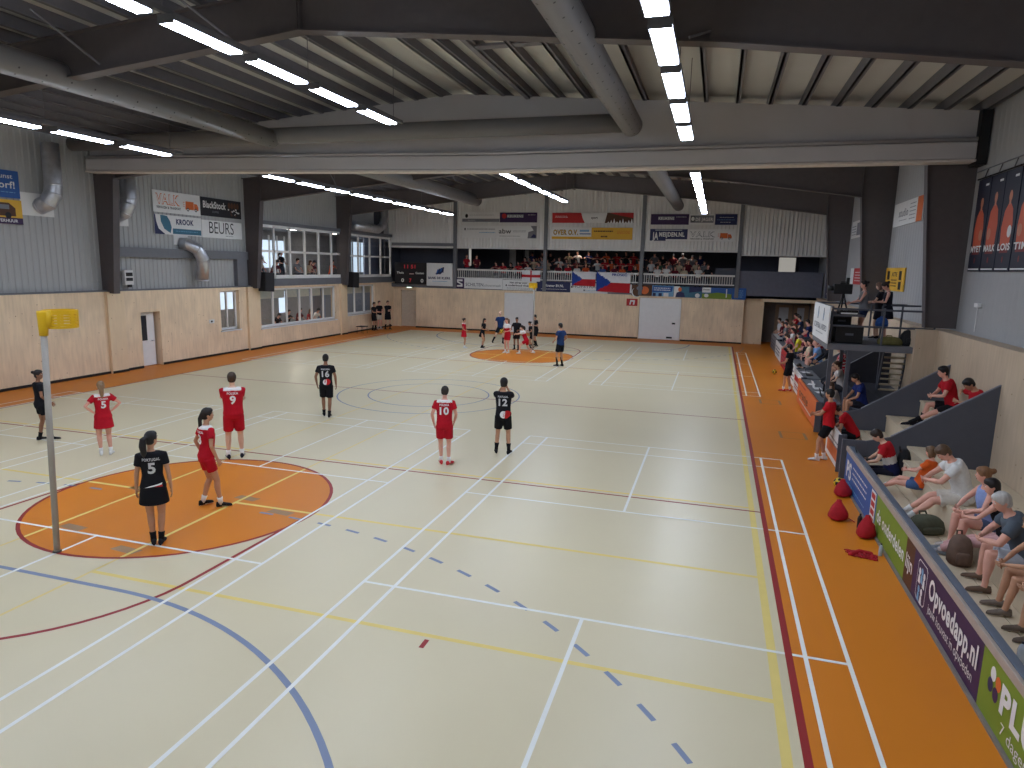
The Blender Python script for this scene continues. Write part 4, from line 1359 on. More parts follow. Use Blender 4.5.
# ---- gallery railings
RAILW = mat('rail_white', (216, 214, 212), .5, var=.02)
for x0, x1, lab in ((-12.4, -6.5, 'left'), (-6.2, -.35, 'middle'), (-.05, 5.35, 'right')):
    t = thing('gallery_railing', 'white bar railing of the gallery, %s bay' % lab, 'railing', (x0, YF + .02, 3.45), group='gallery railings')
    b = MB(); b.box(x0, x1, YF - .01, YF + .06, 3.98, 4.09); b.build('top_rail', [RAILW], t)
    b = MB(); b.box(x0, x1, YF, YF + .05, 3.46, 3.53); b.build('bottom_rail', [RAILW], t)
    n = int((x1 - x0) / .14)
    for i in range(n):
        xx = x0 + .07 + i * .14
        b = MB(); b.box(xx - .018, xx + .018, YF + .01, YF + .04, 3.53, 3.98); b.build('baluster', [RAILW], t)

# ---- speakers on the left posts, box and fittings
for y0, lab in ((12.0, 'nearer black loudspeaker on the left wall, below the long window band'), (20.3, 'farther black loudspeaker on the left wall, between the two upper window bands')):
    t = thing('loudspeaker', lab, 'loudspeaker', (XL + .3, y0, 2.9))
    b = MB(); b.prism([(y0 - .36, 2.86), (y0 + .36, 2.82), (y0 + .42, 3.74), (y0 - .30, 3.78)], 0, XL + .32, XL + .72); b.build('cabinet', [BLACK], t, bevel=.02)
    b = MB(); b.prism([(y0 - .32, 2.90), (y0 + .32, 2.86), (y0 + .38, 3.70), (y0 - .26, 3.74)], 0, XL + .72, XL + .74); b.build('grille', [mat('grille', (38, 38, 42), .8, var=.3, scale=120)], t)
    b = MB(); b.tube([(XL + .02, y0 - .3, 3.25), (XL + .4, y0, 3.25)], .03, 8); b.build('bracket', [BLACK], t)
t = thing('control_box', 'grey control box with dark displays on the left cladding behind the frame column', 'box', (XLC + .1, 4.4, 3.3))
b = MB(); b.box(XLC + .03, XLC + .2, 4.22, 4.62, 3.28, 3.85); b.build('housing', [CLADL], t, bevel=.02)
b = MB(); b.box(XLC + .2, XLC + .215, 4.27, 4.57, 3.62, 3.76); b.box(XLC + .2, XLC + .215, 4.27, 4.57, 3.44, 3.56); b.box(XLC + .2, XLC + .23, 4.3, 4.5, 3.2, 3.3); b.build('display', [BLACK], t)
t = thing('wall_switch', 'small pale switch box on the timber wall left of the single lower window', 'switch', (XL, 8.7, 1.5))
b = MB(); b.box(XL, XL + .05, 8.55, 8.85, 1.5, 1.66); b.build('housing', [PWHITE], t, bevel=.01)
b = MB(); b.box(XL + .05, XL + .06, 8.62, 8.72, 1.54, 1.62); b.build('button', [BLACK], t)
t = thing('bench', 'small black folding stool by the left wall near the far timber casing', 'stool', (-16.5, 20.9, 0))
b = MB(); b.box(-16.8, -16.3, 20.6, 21.2, .42, .46); b.build('seat', [BLACK], t)
for x_, y_ in ((-16.76, 20.64), (-16.34, 20.64), (-16.76, 21.16), (-16.34, 21.16)):
    b = MB(); b.tube([(x_, y_, 0), (x_ * .9 - 1.655, y_, .42)], .014, 6); b.build('leg', [BLACK], t)


# ---- korfball posts
KY = mat('basket_yellow', (232, 186, 28), .45, var=.04)
POLE = mat('pole_grey', (168, 162, 154), .5, metal=0, var=.03)


def korf(py, sg, label, lean=0.0, up=0.0):
    t = thing('korfball_post', label, 'goal post', (PX, py, 0))
    objs = []
    b = MB(); b.tube([(PX, py, .02), (PX, py, 3.26)], .042, 16); objs.append(b.build('pole', [POLE], t, True))
    b = MB(); b.tube([(PX, py, 0), (PX, py, .025)], .06, 16); b.build('foot', [mat('foot_dark', (88, 84, 80), .5)], t, True)
    bk = MB(); c = np.array((PX, py + sg * .262, 0)); n = 32; R0 = .222
    for z0, z1 in ((3.25, 3.282), (3.297, 3.320), (3.335, 3.358), (3.373, 3.396), (3.411, 3.434), (3.449, 3.50)):
        for k in range(n):
            a0, a1 = 2 * math.pi * k / n, 2 * math.pi * (k + 1) / n
            P = lambda a, r, z: (c[0] + r * math.cos(a), c[1] + r * math.sin(a), z)
            w = .016 if z1 < 3.49 else .024
            q = [P(a0, R0, z0), P(a1, R0, z0), P(a1, R0, z1), P(a0, R0, z1), P(a0, R0 - w, z0), P(a1, R0 - w, z0), P(a1, R0 - w, z1), P(a0, R0 - w, z1)]
            bk.add(q, [(0, 1, 2, 3), (5, 4, 7, 6), (3, 2, 6, 7), (1, 0, 4, 5)])
    for k in range(8):
        a = math.pi * 2 * k / 8; p = c + np.array((math.cos(a), math.sin(a), 0)) * (R0 - .012)
        bk.obox(p + Z * 3.375, (np.array((math.cos(a), math.sin(a), 0)) * .012, np.array((-math.sin(a), math.cos(a), 0)) * .02, Z * .125))
    objs.append(bk.build('basket', [KY], t))
    h = MB(); h.rings([((PX, py, 3.16), X * .055, Y * .055), ((PX, py, 3.26), X * .06, Y * .06), ((PX, py + sg * .01, 3.36), X * .07, Y * .075), ((PX, py + sg * .02, 3.47), X * .09, Y * .09), ((PX, py + sg * .02, 3.50), X * .085, Y * .085)], 16)
    h.obox((PX, py + sg * .04, 3.38), (X * .09, Y * .05, Z * .10)); objs.append(h.build('basket_holder', [KY], t, True))
    for o in objs:      # the post leans slightly
        for v in o.data.vertices:
            q = v.co.z / 3.3; v.co.x += lean * q; v.co.z += up * q


korf(PY, 1, 'korfball post with a yellow basket in the left foreground', .16, .07)
korf(QY, -1, 'far korfball post with a yellow basket in front of the gallery')


# ---- balls, bags and bits on the orange floor
def ball(label, x, y, z=.105, r=.105, yel=True):
    b = MB(); b.ell((0, 0, 0), (X * r, Y * r, Z * r), 0, 28, 18)
    ico = [np.array(v) / 1.902 for v in [(s1 * a, s2 * b_, 0) for s1 in (-1, 1) for s2 in (-1, 1) for a, b_ in ((1, 1.618),)]]
    ico = ico + [np.array((0, v[0], v[1])) for v in ico] + [np.array((v[1], 0, v[0])) for v in ico]
    C = [np.array(v) * r for v in b.v]
    for i, q in enumerate(b.f):
        c = nrm(sum(C[j] for j in q))
        if max(c @ v for v in ico) > .93:
            b.m[i] = 1
    o = b.build('ball', [mat('ball_yellow', (222, 186, 40), .45), BLACK] if yel else [PWHITE, BLACK], None, True)
    o.location = (x, y, z)
    return tag(o, label, 'ball')


ball('yellow and black ball on the orange floor at the end of the blue front board', 7.05, -1.78)
ball('yellow and black ball lying on the orange floor by the far tables', 7.0, 14.3)
ball('yellow and black ball in the hands of the tall player in red and white', -5.76, 15.58, 1.13)
CL = mat('bag_red', (170, 22, 36), .8, var=.12, scale=12, bump=.3)


def bag(label, x, y, h, r, lean=(0, 0), m=None, name='drawstring_bag'):
    t = thing(name, label, 'bag', (x, y, 0))
    rn = random.Random(int(x * 1000 + y * 77)); b = MB(); seg = 18
    prof = [(.02, .85), (.12, 1.0), (.35, .98), (.6, .72), (.8, .42), (.92, .22), (1.0, .30)]
    vs = []
    for fz, fr in prof:
        for k in range(seg):
            a = 2 * math.pi * k / seg
            q = r * fr * (1 + .13 * math.sin(3 * a + fz * 5 + x) + rn.uniform(-.05, .05))
            vs.append((x + lean[0] * fz * h + q * math.cos(a), y + lean[1] * fz * h + q * math.sin(a), fz * h))
    n = len(prof)
    fs = [(i * seg + k, i * seg + (k + 1) % seg, (i + 1) * seg + (k + 1) % seg, (i + 1) * seg + k) for i in range(n - 1) for k in range(seg)] + [tuple(range(seg))[::-1], tuple((n - 1) * seg + k for k in range(seg))]
    b.add(vs, fs); o = b.build('sack', [m or CL], t, True); o.modifiers.new('s', 'SUBSURF').levels = 1
    b = MB(); top = (x + lean[0] * h, y + lean[1] * h, h * .9)
    b.tube([top, (top[0] + .1, top[1] - .05, h * .6), (top[0] + .16, top[1] + .02, .03), (top[0] + .26, top[1] - .12, .012)], .008, 6); b.build('cord', [m or CL], t)
    return t


bag('red drawstring bag upright against the blue front board', 7.03, -2.3, .34, .17)
bag('red drawstring bag standing alone on the orange floor, farthest from the front board', 6.72, -3.75, .36, .17, (.05, .1))
bag('red drawstring bag leaning on the front board where blue meets green', 7.03, -4.5, .38, .15, (.06, .08))
t = thing('jacket', 'flat red jacket lying on the orange floor near the green board', 'jacket', (6.95, -5.3, 0))
b = MB(); rn = random.Random(5); nx = 12; G = [[(6.62 + .42 * i / nx + rn.uniform(-.02, .02), -5.42 + .24 * j / 8 - .10 * i / nx + rn.uniform(-.02, .02), .012 + .05 * abs(math.sin(i * 1.1 + j * .8)) * (1 - abs(j - 4) / 5)) for j in range(9)] for i in range(nx + 1)]
for i in range(nx):
    for j in range(8):
        b.quad(G[i][j], G[i + 1][j], G[i + 1][j + 1], G[i][j + 1])
o = b.build('cloth', [CL], t, True); o.modifiers.new('s', 'SOLIDIFY').thickness = .02
b = MB(); b.tube([(6.68, -5.40, .03), (6.8, -5.30, .05), (6.96, -5.32, .04)], .035, 8, rnd=True); b.build('sleeve', [CL], t, True)


def bottle(label, x, y, z, h=.24, r=.035, m=None, capm=None):
    t = thing('bottle', label, 'bottle', (x, y, z))
    b = MB(); b.rings([((x, y, z + q * h), X * r * w, Y * r * w) for q, w in ((0, .9), (.03, 1), (.65, 1), (.8, .75), (.88, .38), (.93, .38))], 14); b.build('body', [m or mat('bottle_clear', (176, 186, 200), .15)], t, True)
    b = MB(); b.tube([(x, y, z + .92 * h), (x, y, z + h)], r * .42, 12); b.build('cap', [capm or BLACK], t, True)


bottle('small clear bottle with a dark cap on the orange floor beside the flat red jacket', 7.11, -5.25, 0, .20, .03)
bottle('black water bottle standing between the red bags', 7.02, -4.08, 0, .26, .04, BLACK)
bottle('clear water bottle on the stand deck at the right edge of the picture', 7.62, -8.86, .42, .26, .042)

# ---- front boards of the stand
BC = mat('barrier_cap', (112, 122, 138), .4, metal=.3, var=.05)
b = MB(); b.box(7.22, 7.345, YN, -1.35, 0, .74); struct(b.build('stand_barrier', [WOODD]))
b = MB(); b.box(7.245, 7.345, YN, -1.35, .72, .80); struct(b.build('trim_11', [BC], bevel=.01))
b = MB(); b.box(7.195, 7.24, YN, -1.35, .70, .80); struct(b.build('trim_12', [mat('cap_edge', (170, 156, 146), .5)], bevel=.008))
b = MB(); b.box(7.17, 7.22, YN, -1.35, 0, .03); struct(b.build('trim_13', [mat('foot_strip', (130, 122, 116), .5)]))
bx = 7.205
H_ = .66
s = Sign((bx, -1.40, .04), RIGHTO, 2.86, H_, BLU); s.text('PS', .16, .2, .46, WHT, 1.6, .48).lines(.78, .5, 1.3, 3, WHT, .11, .03).lines(.4, .1, 1.6, 1, LBL, .1, .025)
s.rect(2.46, .03, .34, .6, WHT)
for k in range(4):
    s.rect(2.5, .07 + k * .14, .26, .1, RDD)
s.done('advertising_board', 'blue advertising board with white letters at the far end of the near stand', 'advertising board')
s = Sign((bx, -4.26, .04), RIGHTO, 1.9, H_, GRN); s.text('de onderdelen', .12, .24, .3, WHT, 1.0, 1.7); s.done('advertising_board', 'green advertising board between the blue and the brown ones', 'advertising board')
s = Sign((bx, -6.16, .04), RIGHTO, .42, H_, BRN); s.text('lijn', .05, .24, .3, WHT, .6, .32); s.done('advertising_board', 'narrow brown advertising board left of the purple one', 'advertising board')
s = Sign((bx, -6.58, .04), RIGHTO, 2.5, H_, PUR)
for (a, c_) in ((0, WHT), (.012, PUR)):
    s.poly([(.2 + a, .10 + a), (.26 + a, .06 + a), (.56 - a, .06 + a), (.60 - a, .10 + a), (.60 - a, .56 - a), (.56 - a, .60 - a), (.24 + a, .60 - a), (.2 + a, .56 - a)], c_)
for q, yy, c_ in ((.30, .45, WHT), (.40, .48, LBL), (.50, .45, WHT), (.34, .22, LBL), (.46, .22, WHT)):
    s.disc(q, yy, .042, .05, c_, 12); s.poly([(q - .05, yy - .16), (q + .05, yy - .16), (q + .03, yy - .05), (q - .03, yy - .05)], c_)
s.text('Opvoedapp.nl', .74, .31, .36, WHT, 1.4, 1.66).text('jouw houvast in opvoeden', .78, .12, .17, WHT, -.1, 1.55); s.done('advertising_board', 'purple advertising board with a white outlined emblem', 'advertising board')
s = Sign((bx, -9.08, .04), RIGHTO, 2.9, H_, GRN)
for a, c_ in ((120, WHT), (30, ORA), (-60, PUR), (210, NAV)):
    s.disc(.33 + .095 * math.cos(math.radians(a)), .42 + .095 * math.sin(math.radians(a)), .062, .075, c_, 14)
s.text('PLUS', .50, .27, .38, WHT, 2.0, .98).text('7 dagen in de week', .58, .08, .17, WHT, -.1, 1.5); s.done('advertising_board', 'green advertising board with four coloured petals at the bottom right corner', 'advertising board')
# end panel and the boards farther along
b = MB(); b.box(7.16, 7.62, -1.06, -.98, 0, .86); struct(b.build('stand_panel', [GREYP], bevel=.01))


def guard(y, x0, x1, label_m):
    b = MB(); zz = lambda x: .98 + .667 * (x - 8.06)
    b.prism([(x0, 0), (x1, 0), (x1, zz(x1)), (x0 + .45, max(.9, zz(x0 + .45))), (x0, max(.86, zz(x0)))], 1, y - .03, y + .03, 0)
    struct(b.build('stand_panel', [label_m], bevel=.006))
    b = MB(); P0, P1 = (x0 + .45, max(.9, zz(x0 + .45))), (x1, zz(x1))
    b.prism([P0, P1, (P1[0], P1[1] + .02), (P0[0], P0[1] + .02)], 1, y - .035, y + .035); struct(b.build('stand_panel', [mat('panel_edge', (120, 122, 132), .5)]))


guard(-1.02, 7.62, XR, GREYP)
guard(2.05, 7.62, XR, GREYP)
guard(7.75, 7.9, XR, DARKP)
guard(10.3, 7.7, XR, GREYP)
guard(16.5, 7.9, XR, GREYP)
# tiers
PLY = wood_mat('seat_ply', (214, 198, 172), .05)
T1, T2, T3, T4 = .46, .84, 1.20, 1.60


def tiers(y0, y1, spec, m=None):
    for x0, x1, z in spec:
        n = 3 if x1 - x0 > .5 else 1
        b = MB(); b.box(x0, x1, y0, y1, 0, z - .04)
        for i in range(n):
            w = (x1 - x0) / n; b.box(x0 + i * w - (.02 if i == 0 else 0), x0 + (i + 1) * w - .012, y0, y1, z - .04, z)
        struct(b.build('stand_tier', [m or PLY]))


tiers(-2.3, -1.06, ((7.68, 8.40, T1), (8.40, 8.80, T2), (8.80, XR, T1)))
tiers(YN, -2.3, ((7.42, 8.04, T1), (8.04, 8.70, T2), (8.70, XR, T1)))
tiers(-.98, 2.0, ((7.95, 8.65, .45), (8.65, 9.35, .88), (9.35, XR, 1.32)))
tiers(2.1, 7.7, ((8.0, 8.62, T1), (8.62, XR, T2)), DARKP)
tiers(7.8, 10.25, ((8.1, 8.68, T1), (8.68, 9.32, T2), (9.32, XR, T3)))
tiers(10.35, 16.45, ((8.1, 8.68, T1), (8.68, 9.32, T2), (9.32, XR, T3)))
tiers(16.55, 26.2, ((8.1, 8.68, T1), (8.68, 9.32, T2), (9.32, XR, T3)))
# boards with table tops along the side line
for (x0, y0, y1, base, kind, lab) in ((7.2, -.5, 1.2, WHT, 'w', 'white advertising board with grey ends behind the leaning person in red'), (7.24, 3.42, 7.95, ORA, 'o', 'orange advertising board before the scorers table'), (7.36, 8.05, 10.4, WHT, 'r', 'white and red advertising board beyond the orange one'),
                                      (7.42, 10.5, 13.6, WHT, 'n', 'white advertising board behind the player in black at the side line'), (7.48, 13.7, 17.4, RDD, 'n', 'reddish advertising board far along the side line'), (7.54, 17.5, 21.4, WHT, 'n', 'pale advertising board far along the side line'), (7.6, 21.5, 25.4, GRY, 'n', 'grey advertising board at the far end of the side line')):
    t = thing('advertising_board', lab, 'advertising board', (x0, y0, 0))
    s = Sign((x0, y1, .04), RIGHTO, y1 - y0, .78, base, .05)
    if kind == 'o':
        s.text('oranje', .5, .3, .36, BRN, 1.0, 2.2).lines(.6, .16, 3.0, 1, WHT, .1, .05).rect(.2, .66, 1.8, .05, RDD)
    if kind == 'r':
        s.rect(.2, .4, 1.6, .2, RDD).lines(.3, .24, 1.6, 2, RDD, .1, .05)
    if kind == 'w':
        s.rect(.2, .12, 1.4, .3, ORA).lines(.3, .5, 1.4, 2, GRY, .1, .04)
    if kind == 'n':
        s.lines(.3, .5, 2.2, 3, NAV if base != NAV else WHT, .16, .06)
    s.b.build('panel', PAL, t)
    b = MB(); b.box(x0 + .05, x0 + .14, y0 - .04, y0 + .08, 0, .84); b.box(x0 - .03, x0 + .12, y0 - .06, y0 - .01, 0, .84); b.build('end_post', [GREYP], t)
TT = mat('table_top', (104, 106, 112), .5)
TB = []
for (x0, x1, y0, y1, lab) in ((7.34, 7.86, 3.5, 7.9, 'long grey scorers table behind the orange board'), (7.45, 7.95, 8.1, 10.4, 'grey table behind the white and red board'), (7.5, 8.0, 10.6, 13.5, 'table behind the player in black at the side line'), (7.56, 8.04, 17.6, 21.0, 'table far along the side line'), (7.66, 8.05, 22.5, 25.6, 'table with a white cloth at the far end of the side line')):
    t = thing('table', lab, 'table', (x0, y0, 0))
    b = MB(); b.box(x0, x1, y0, y1, .76, .80); b.build('table_top', [PWHITE if 'cloth' in lab else TT], t, bevel=.008)
    for px in (x0 + .05, x1 - .05):
        for py in (y0 + .1, y1 - .1):
            b = MB(); b.tube([(px, py, 0), (px, py, .76)], .02, 8); b.build('leg', [GREYP], t)


def laptop(label, x, y, z, rz, col=None, op=105):
    t = thing('laptop', label, 'laptop', (x, y, z), rz)
    b = MB(); b.box(-.16, .16, -.11, .11, 0, .018); b.build('keyboard', [col or BLACK], t, local=True)
    a = math.radians(op); c, s_ = math.cos(a), math.sin(a)
    b = MB(); b.obox((0, .11 - c * .0 + .11 * -c, .018 + .11 * s_), (X * .16, np.array((0, -c, s_)) * .11, np.array((0, s_, c)) * .006)); b.build('screen', [col or BLACK], t, local=True)
    return t


laptop('black laptop open on the scorers table behind the orange board, nearest the camera', 7.6, 4.6, .80, math.radians(90))
laptop('pale laptop on the scorers table behind the orange board', 7.58, 6.0, .80, math.radians(95), PWHITE)
laptop('dark laptop on the table behind the white and red board', 7.7, 8.9, .80, math.radians(85))
for i, (x, y, w, d_, rz, lab) in enumerate(((7.55, 5.3, .21, .3, .2, 'sheet of paper between the laptops on the scorers table'), (7.5, 6.8, .21, .3, -.3, 'sheet of paper at the far end of the scorers table'), (7.62, 9.6, .25, .3, .3, 'sheet of paper on the table behind the white and red board'), (7.6, 3.8, .2, .28, .1, 'sheet of paper at the near end of the scorers table'))):
    b = MB(); b.box(-w / 2, w / 2, -d_ / 2, d_ / 2, 0, .006); o = b.build('paper', [PWHITE]); o.location = (x, y, .80); o.rotation_euler = (0, 0, rz); tag(o, lab, 'paper')
bottle('dark bottle on the scorers table behind the orange board', 7.7, 5.6, .80, .24, .035, BLACK)

# ---- camera platform
pf = thing('camera_platform', 'grey steel camera platform with railings above the side stand', 'platform', (7.35, 3.45, 0))
b = MB(); b.box(7.34, XR, 3.42, 6.4, 2.30, 2.46); b.build('deck', [mat('deck_steel', (112, 114, 122), .6)], pf)
for x_, y_ in ((7.46, 3.5), (7.92, 3.56), (8.2, 6.3), (9.3, 6.3)):
    b = MB(); b.box(x_ - .05, x_ + .05, y_ - .05, y_ + .05, 0, 2.36); b.build('post', [GREYP], pf)
for i, (A, B_) in enumerate((((7.4, 3.47, 3.40), (9.85, 3.47, 3.40)), ((7.4, 3.47, 2.95), (9.85, 3.47, 2.95)), ((7.4, 6.35, 3.44), (9.85, 6.35, 3.44)), ((8.9, 4.9, 3.48), (9.85, 4.9, 3.48)), ((7.4, 3.47, 3.44), (7.4, 6.35, 3.44)))):
    b = MB(); b.tube([A, B_], .026, 8); b.build('rail', [GREYP], pf)
for x_, y_ in ((7.4, 3.47), (8.65, 3.47), (9.85, 3.47), (7.4, 6.35), (8.9, 6.35), (8.9, 4.9), (9.4, 4.9)):
    b = MB(); b.tube([(x_, y_, 2.46), (x_, y_, 3.46)], .026, 8); b.build('baluster', [GREYP], pf)
b = MB(); b.box(7.44, 8.2, 3.52, 5.4, 3.2, 3.24); b.build('shelf', [GREYP], pf)
s = Sign((7.30, 6.25, 2.46), RIGHTO, 2.95, 1.0, WHT); s.text('KORFBAL VIDEO', .25, .30, .22, GRY, 1.8, 2.4).lines(.7, .18, 1.4, 1, GRY)
for q in (.95, 2.0):
    s.poly([(q - .12, .56), (q + .02, .56), (q + .12, .74), (q + .08, .92), (q - .04, .92), (q - .1, .74)], GRY).poly([(q - .05, .6), (q + .02, .6), (q + .05, .74), (q - .02, .86)], LBL)
s.done('platform_sign', 'white sign with grey letters and two emblems on the court side of the camera platform', 'sign')
st = thing('staircase', 'open tread steps behind the camera platform by the timber wall', 'stairs', (9.6, 6.9, 0))
for i in range(8):
    b = MB(); b.box(9.3, 9.88, 6.2 - i * .05, 6.36 - i * .05, .85 + i * .17, .89 + i * .17); b.build('tread', [PLY], st)
for x_ in (9.28, 9.885):
    b = MB(); b.obox((x_ - .0, 6.1, 1.45), (X * .015, np.array((0, .2, -.66)), np.array((0, .07, .02)))); b.build('stringer', [GREYP], st)
# video camera
tc = thing('video_camera', 'black video camera on a tripod on the camera platform', 'camera', (7.85, 4.9, 2.46))
cx, cy = 7.85, 4.9
b = MB(); b.box(cx - .28, cx + .2, cy - .13, cy + .13, 3.76, 4.04); b.box(cx - .12, cx + .1, cy - .06, cy + .06, 4.02, 4.08); b.build('camera_body', [BLACK], tc, bevel=.015)
b = MB(); b.tube([(cx - .22, cy, 3.91), (cx - .42, cy, 3.91)], .07, 14); b.build('lens', [BLACK], tc, True)
b = MB(); b.box(cx + .02, cx + .1, cy - .16, cy - .08, 4.04, 4.22); b.build('viewfinder', [BLACK], tc)
b = MB(); b.tube([(cx - .1, cy, 4.1), (cx + .08, cy, 4.1)], .015, 8); b.build('handle', [BLACK], tc)
for a in (90, 210, 330):
    b = MB(); b.tube([(cx, cy, 3.8), (cx + .36 * math.cos(math.radians(a)), cy + .36 * math.sin(math.radians(a)), 2.47)], .022, 8); b.build('leg', [BLACK], tc)
t = thing('video_switcher', 'dark video equipment on the shelf of the camera platform', 'equipment', (7.9, 3.8, 3.24))
b = MB(); b.box(7.6, 8.05, 3.6, 4.1, 3.24, 3.36); b.build('housing', [BLACK], t, bevel=.01)
b = MB(); b.box(7.62, 8.03, 3.58, 3.6, 3.26, 3.3); b.box(7.68, 7.8, 3.7, 3.9, 3.36, 3.4); b.build('button_row', [PWHITE], t)
t = thing('flight_case', 'smaller black equipment case standing on the larger case on the camera platform', 'case', (7.85, 4.2, 2.92))
b = MB(); b.box(7.5, 8.0, 4.15, 4.72, 2.92, 3.18); b.build('case_body', [BLACK], t, bevel=.02)
b = MB(); b.box(7.65, 7.85, 4.13, 4.15, 3.02, 3.07); b.build('handle', [GREYP], t)
t = thing('flight_case', 'larger black equipment case on the camera platform floor', 'case', (7.9, 4.2, 2.46))
b = MB(); b.box(7.55, 8.25, 3.7, 4.7, 2.46, 2.92); b.build('case_body', [BLACK], t, bevel=.03)
b = MB(); b.box(7.8, 8.0, 3.68, 3.7, 2.68, 2.74); b.build('handle', [GREYP], t)


def soft_bag(label, x, y, z, w, d_, h, col, name='backpack', rz=0.0, cat='bag'):
    t = thing(name, label, cat, (x, y, z), rz)
    m = mat('%s_%d_%d_%d' % (name, *col), col, .8, var=.12, scale=14, bump=.2)
    b = MB(); b.rings([((0, 0, h * q), X * w * a, Y * d_ * a) for q, a in ((0, .42), (.04, .5), (.35, .52), (.7, .46), (.92, .34), (1, .2))], 20, 0, .7); b.build('sack', [m], t, True, local=True)
    b = MB(); b.rings([((0, -d_ * .46, h * q), X * w * .3 * a, Y * d_ * .16 * a) for q, a in ((.1, .7), (.15, 1), (.45, 1), (.52, .7))], 14, 0, .7); b.build('front_pocket', [m], t, True, local=True)
    b = MB(); b.tube([(-w * .12, d_ * .3, h * .85), (-w * .1, d_ * .4, h * 1.08), (w * .1, d_ * .4, h * 1.08), (w * .12, d_ * .3, h * .85)], .014, 8); b.build('strap', [m], t, True, local=True)
    return t


soft_bag('black backpack on the camera platform floor at its right end', 9.45, 3.95, 2.46, .5, .4, .42, (30, 30, 32))
soft_bag('olive bag on the camera platform floor beside the black backpack', 8.95, 3.9, 2.46, .6, .35, .22, (112, 106, 62))
soft_bag('blue bag on the camera platform below the two people in black', 8.85, 4.6, 2.9, .32, .2, .25, (46, 88, 160))
soft_bag('olive green backpack lying on the stand deck in front of the woman in blue', 7.70, -5.2, T1, .48, .34, .26, (76, 78, 62), rz=.3)
soft_bag('brown bag standing on the stand deck between knees of the seated row', 7.80, -6.35, T1, .28, .3, .40, (104, 82, 70))
soft_bag('black backpack leaning behind the person in the red, white and navy shirt', 8.14, -1.9, T1, .34, .24, .50, (26, 26, 30), rz=1.5)

# ---- right wall posters and notices
FL = [P_('poster_dark', (34, 34, 52)), P_('poster_orange', (200, 92, 64)), P_('poster_skin', (196, 130, 104)), P_('white', (228, 228, 228)), P_('poster_red', (120, 40, 40))]
px_ = XRC - .05
for i, (y0, nm) in enumerate(((2.94, 'MYET'), (2.10, 'MAILK'), (1.27, 'LOIS'), (.42, 'TIM'))):
    t = thing('player_poster', ('tall dark poster of an orange clad player, farthest of four on the right wall', 'second farthest tall dark poster with an orange clad player on the right wall', 'third tall dark poster with an orange clad player on the right wall', 'nearest tall dark poster, cut by the right edge of the picture')[i], 'poster', (px_, y0, 4.45), group='player posters')
    w = .80
    s = Sign((px_, y0, 4.45), RIGHTO, w, 2.16, 0)
    cx_ = .40; q = .05 * (i % 2)
    s.poly([(cx_ - .26, .55), (cx_ + .24, .55), (cx_ + .28, 1.0 + q), (cx_ + .2, 1.32 + q), (cx_ + .07, 1.44 + q), (cx_ - .07, 1.44 + q), (cx_ - .22, 1.3 + q), (cx_ - .3, .95)], 1)
    s.poly([(cx_ - .24, .4), (cx_ + .22, .4), (cx_ + .22, .56), (cx_ - .24, .56)], 4)
    s.disc(cx_, 1.6 + q, .085, .12, 2).poly([(cx_ - .05, 1.42 + q), (cx_ + .05, 1.42 + q), (cx_ + .05, 1.55 + q), (cx_ - .05, 1.55 + q)], 2)
    s.disc(cx_ + .16 * (-1) ** i, .85, .11, .13, 2 if i != 2 else 3).rect(.04, .04, w - .1, .03, 3).rect(.5, 1.98, .2, .05, 3)
    s.text(nm, .06, .46, .2, 3, 1.4, w - .14).disc(.4, .26, .04, .07, 4)
    s.b.build('print', FL, t)
    b = MB(); b.tube([(px_ - .03, y0 - w, 6.63), (px_ - .03, y0, 6.63)], .02, 8); b.build('batten', [BLACK], t)
    b = MB(); b.tube([(px_ - .02, y0 - w / 2, 6.63), (px_ + .03, y0 - w / 2, 6.83)], .012, 6); b.build('hook', [STEEL], t)
t = thing('cable', 'thin steel wire carrying the player posters on the right wall', 'cable', (px_, 3.6, 6.85))
b = MB(); b.tube([(px_ + .02, 3.25, 6.84), (px_ + .02, -2.0, 6.84)], .015, 6); b.build('wire', [STEELP], t)
t = thing('wall_socket', 'small pale box on the right cladding under the posters', 'socket', (px_, 1.9, 3.7))
b = MB(); b.box(px_ - .04, px_ + .05, 1.8, 2.05, 3.62, 3.72); b.build('housing', [PWHITE], t, bevel=.01)
b = MB(); b.tube([(px_, 1.92, 3.62), (px_, 1.92, 3.05)], .008, 6); b.build('cable', [PWHITE], t)
s = Sign((px_, 11.2, 6.0), RIGHTO, 3.6, .78, WHT); s.rect(2.95, 0, .65, .78, ORA).text('studio', .7, .3, .36, GRY, 1.0, 1.2).lines(.8, .16, 1.0, 1, GRY).lines(2.1, .62, .7, 5, GRY, .12, .03); s.done('sponsor_banner', 'white sponsor banner with an orange end high on the right wall', 'banner')
s = Sign((px_, 11.4, 3.78), RIGHTO, 2.6, .79, YEL); s.rect(.25, .38, .35, .3, BLK).rect(1.9, .38, .35, .3, BLK).rect(1.9, .06, .35, .26, BLK).text('ACTIE', .9, .5, .2, BLK, 1, .75).lines(.85, .35, .8, 3, BRN, .1, .04); s.done('sponsor_banner', 'yellow sponsor banner with dark squares on the right wall behind the platform', 'banner')
s = Sign((px_, 18.4, 3.88), RIGHTO, 3.0, .70, WHT); s.rect(.8, 0, 2.2, .7, RDD).lines(1.1, .5, 1.5, 4, WHT, .12, .04); s.done('sponsor_banner', 'red and white sponsor banner on the right wall beyond the second column', 'banner')
s = Sign((px_, 19.2, 5.95), RIGHTO, 2.6, .76, WHT); s.rect(1.2, .1, 1.2, .55, GRY).lines(.1, .5, 1.0, 4, GRY, .12, .04); s.done('sponsor_banner', 'white and grey sponsor banner high on the right wall beyond the second column', 'banner')
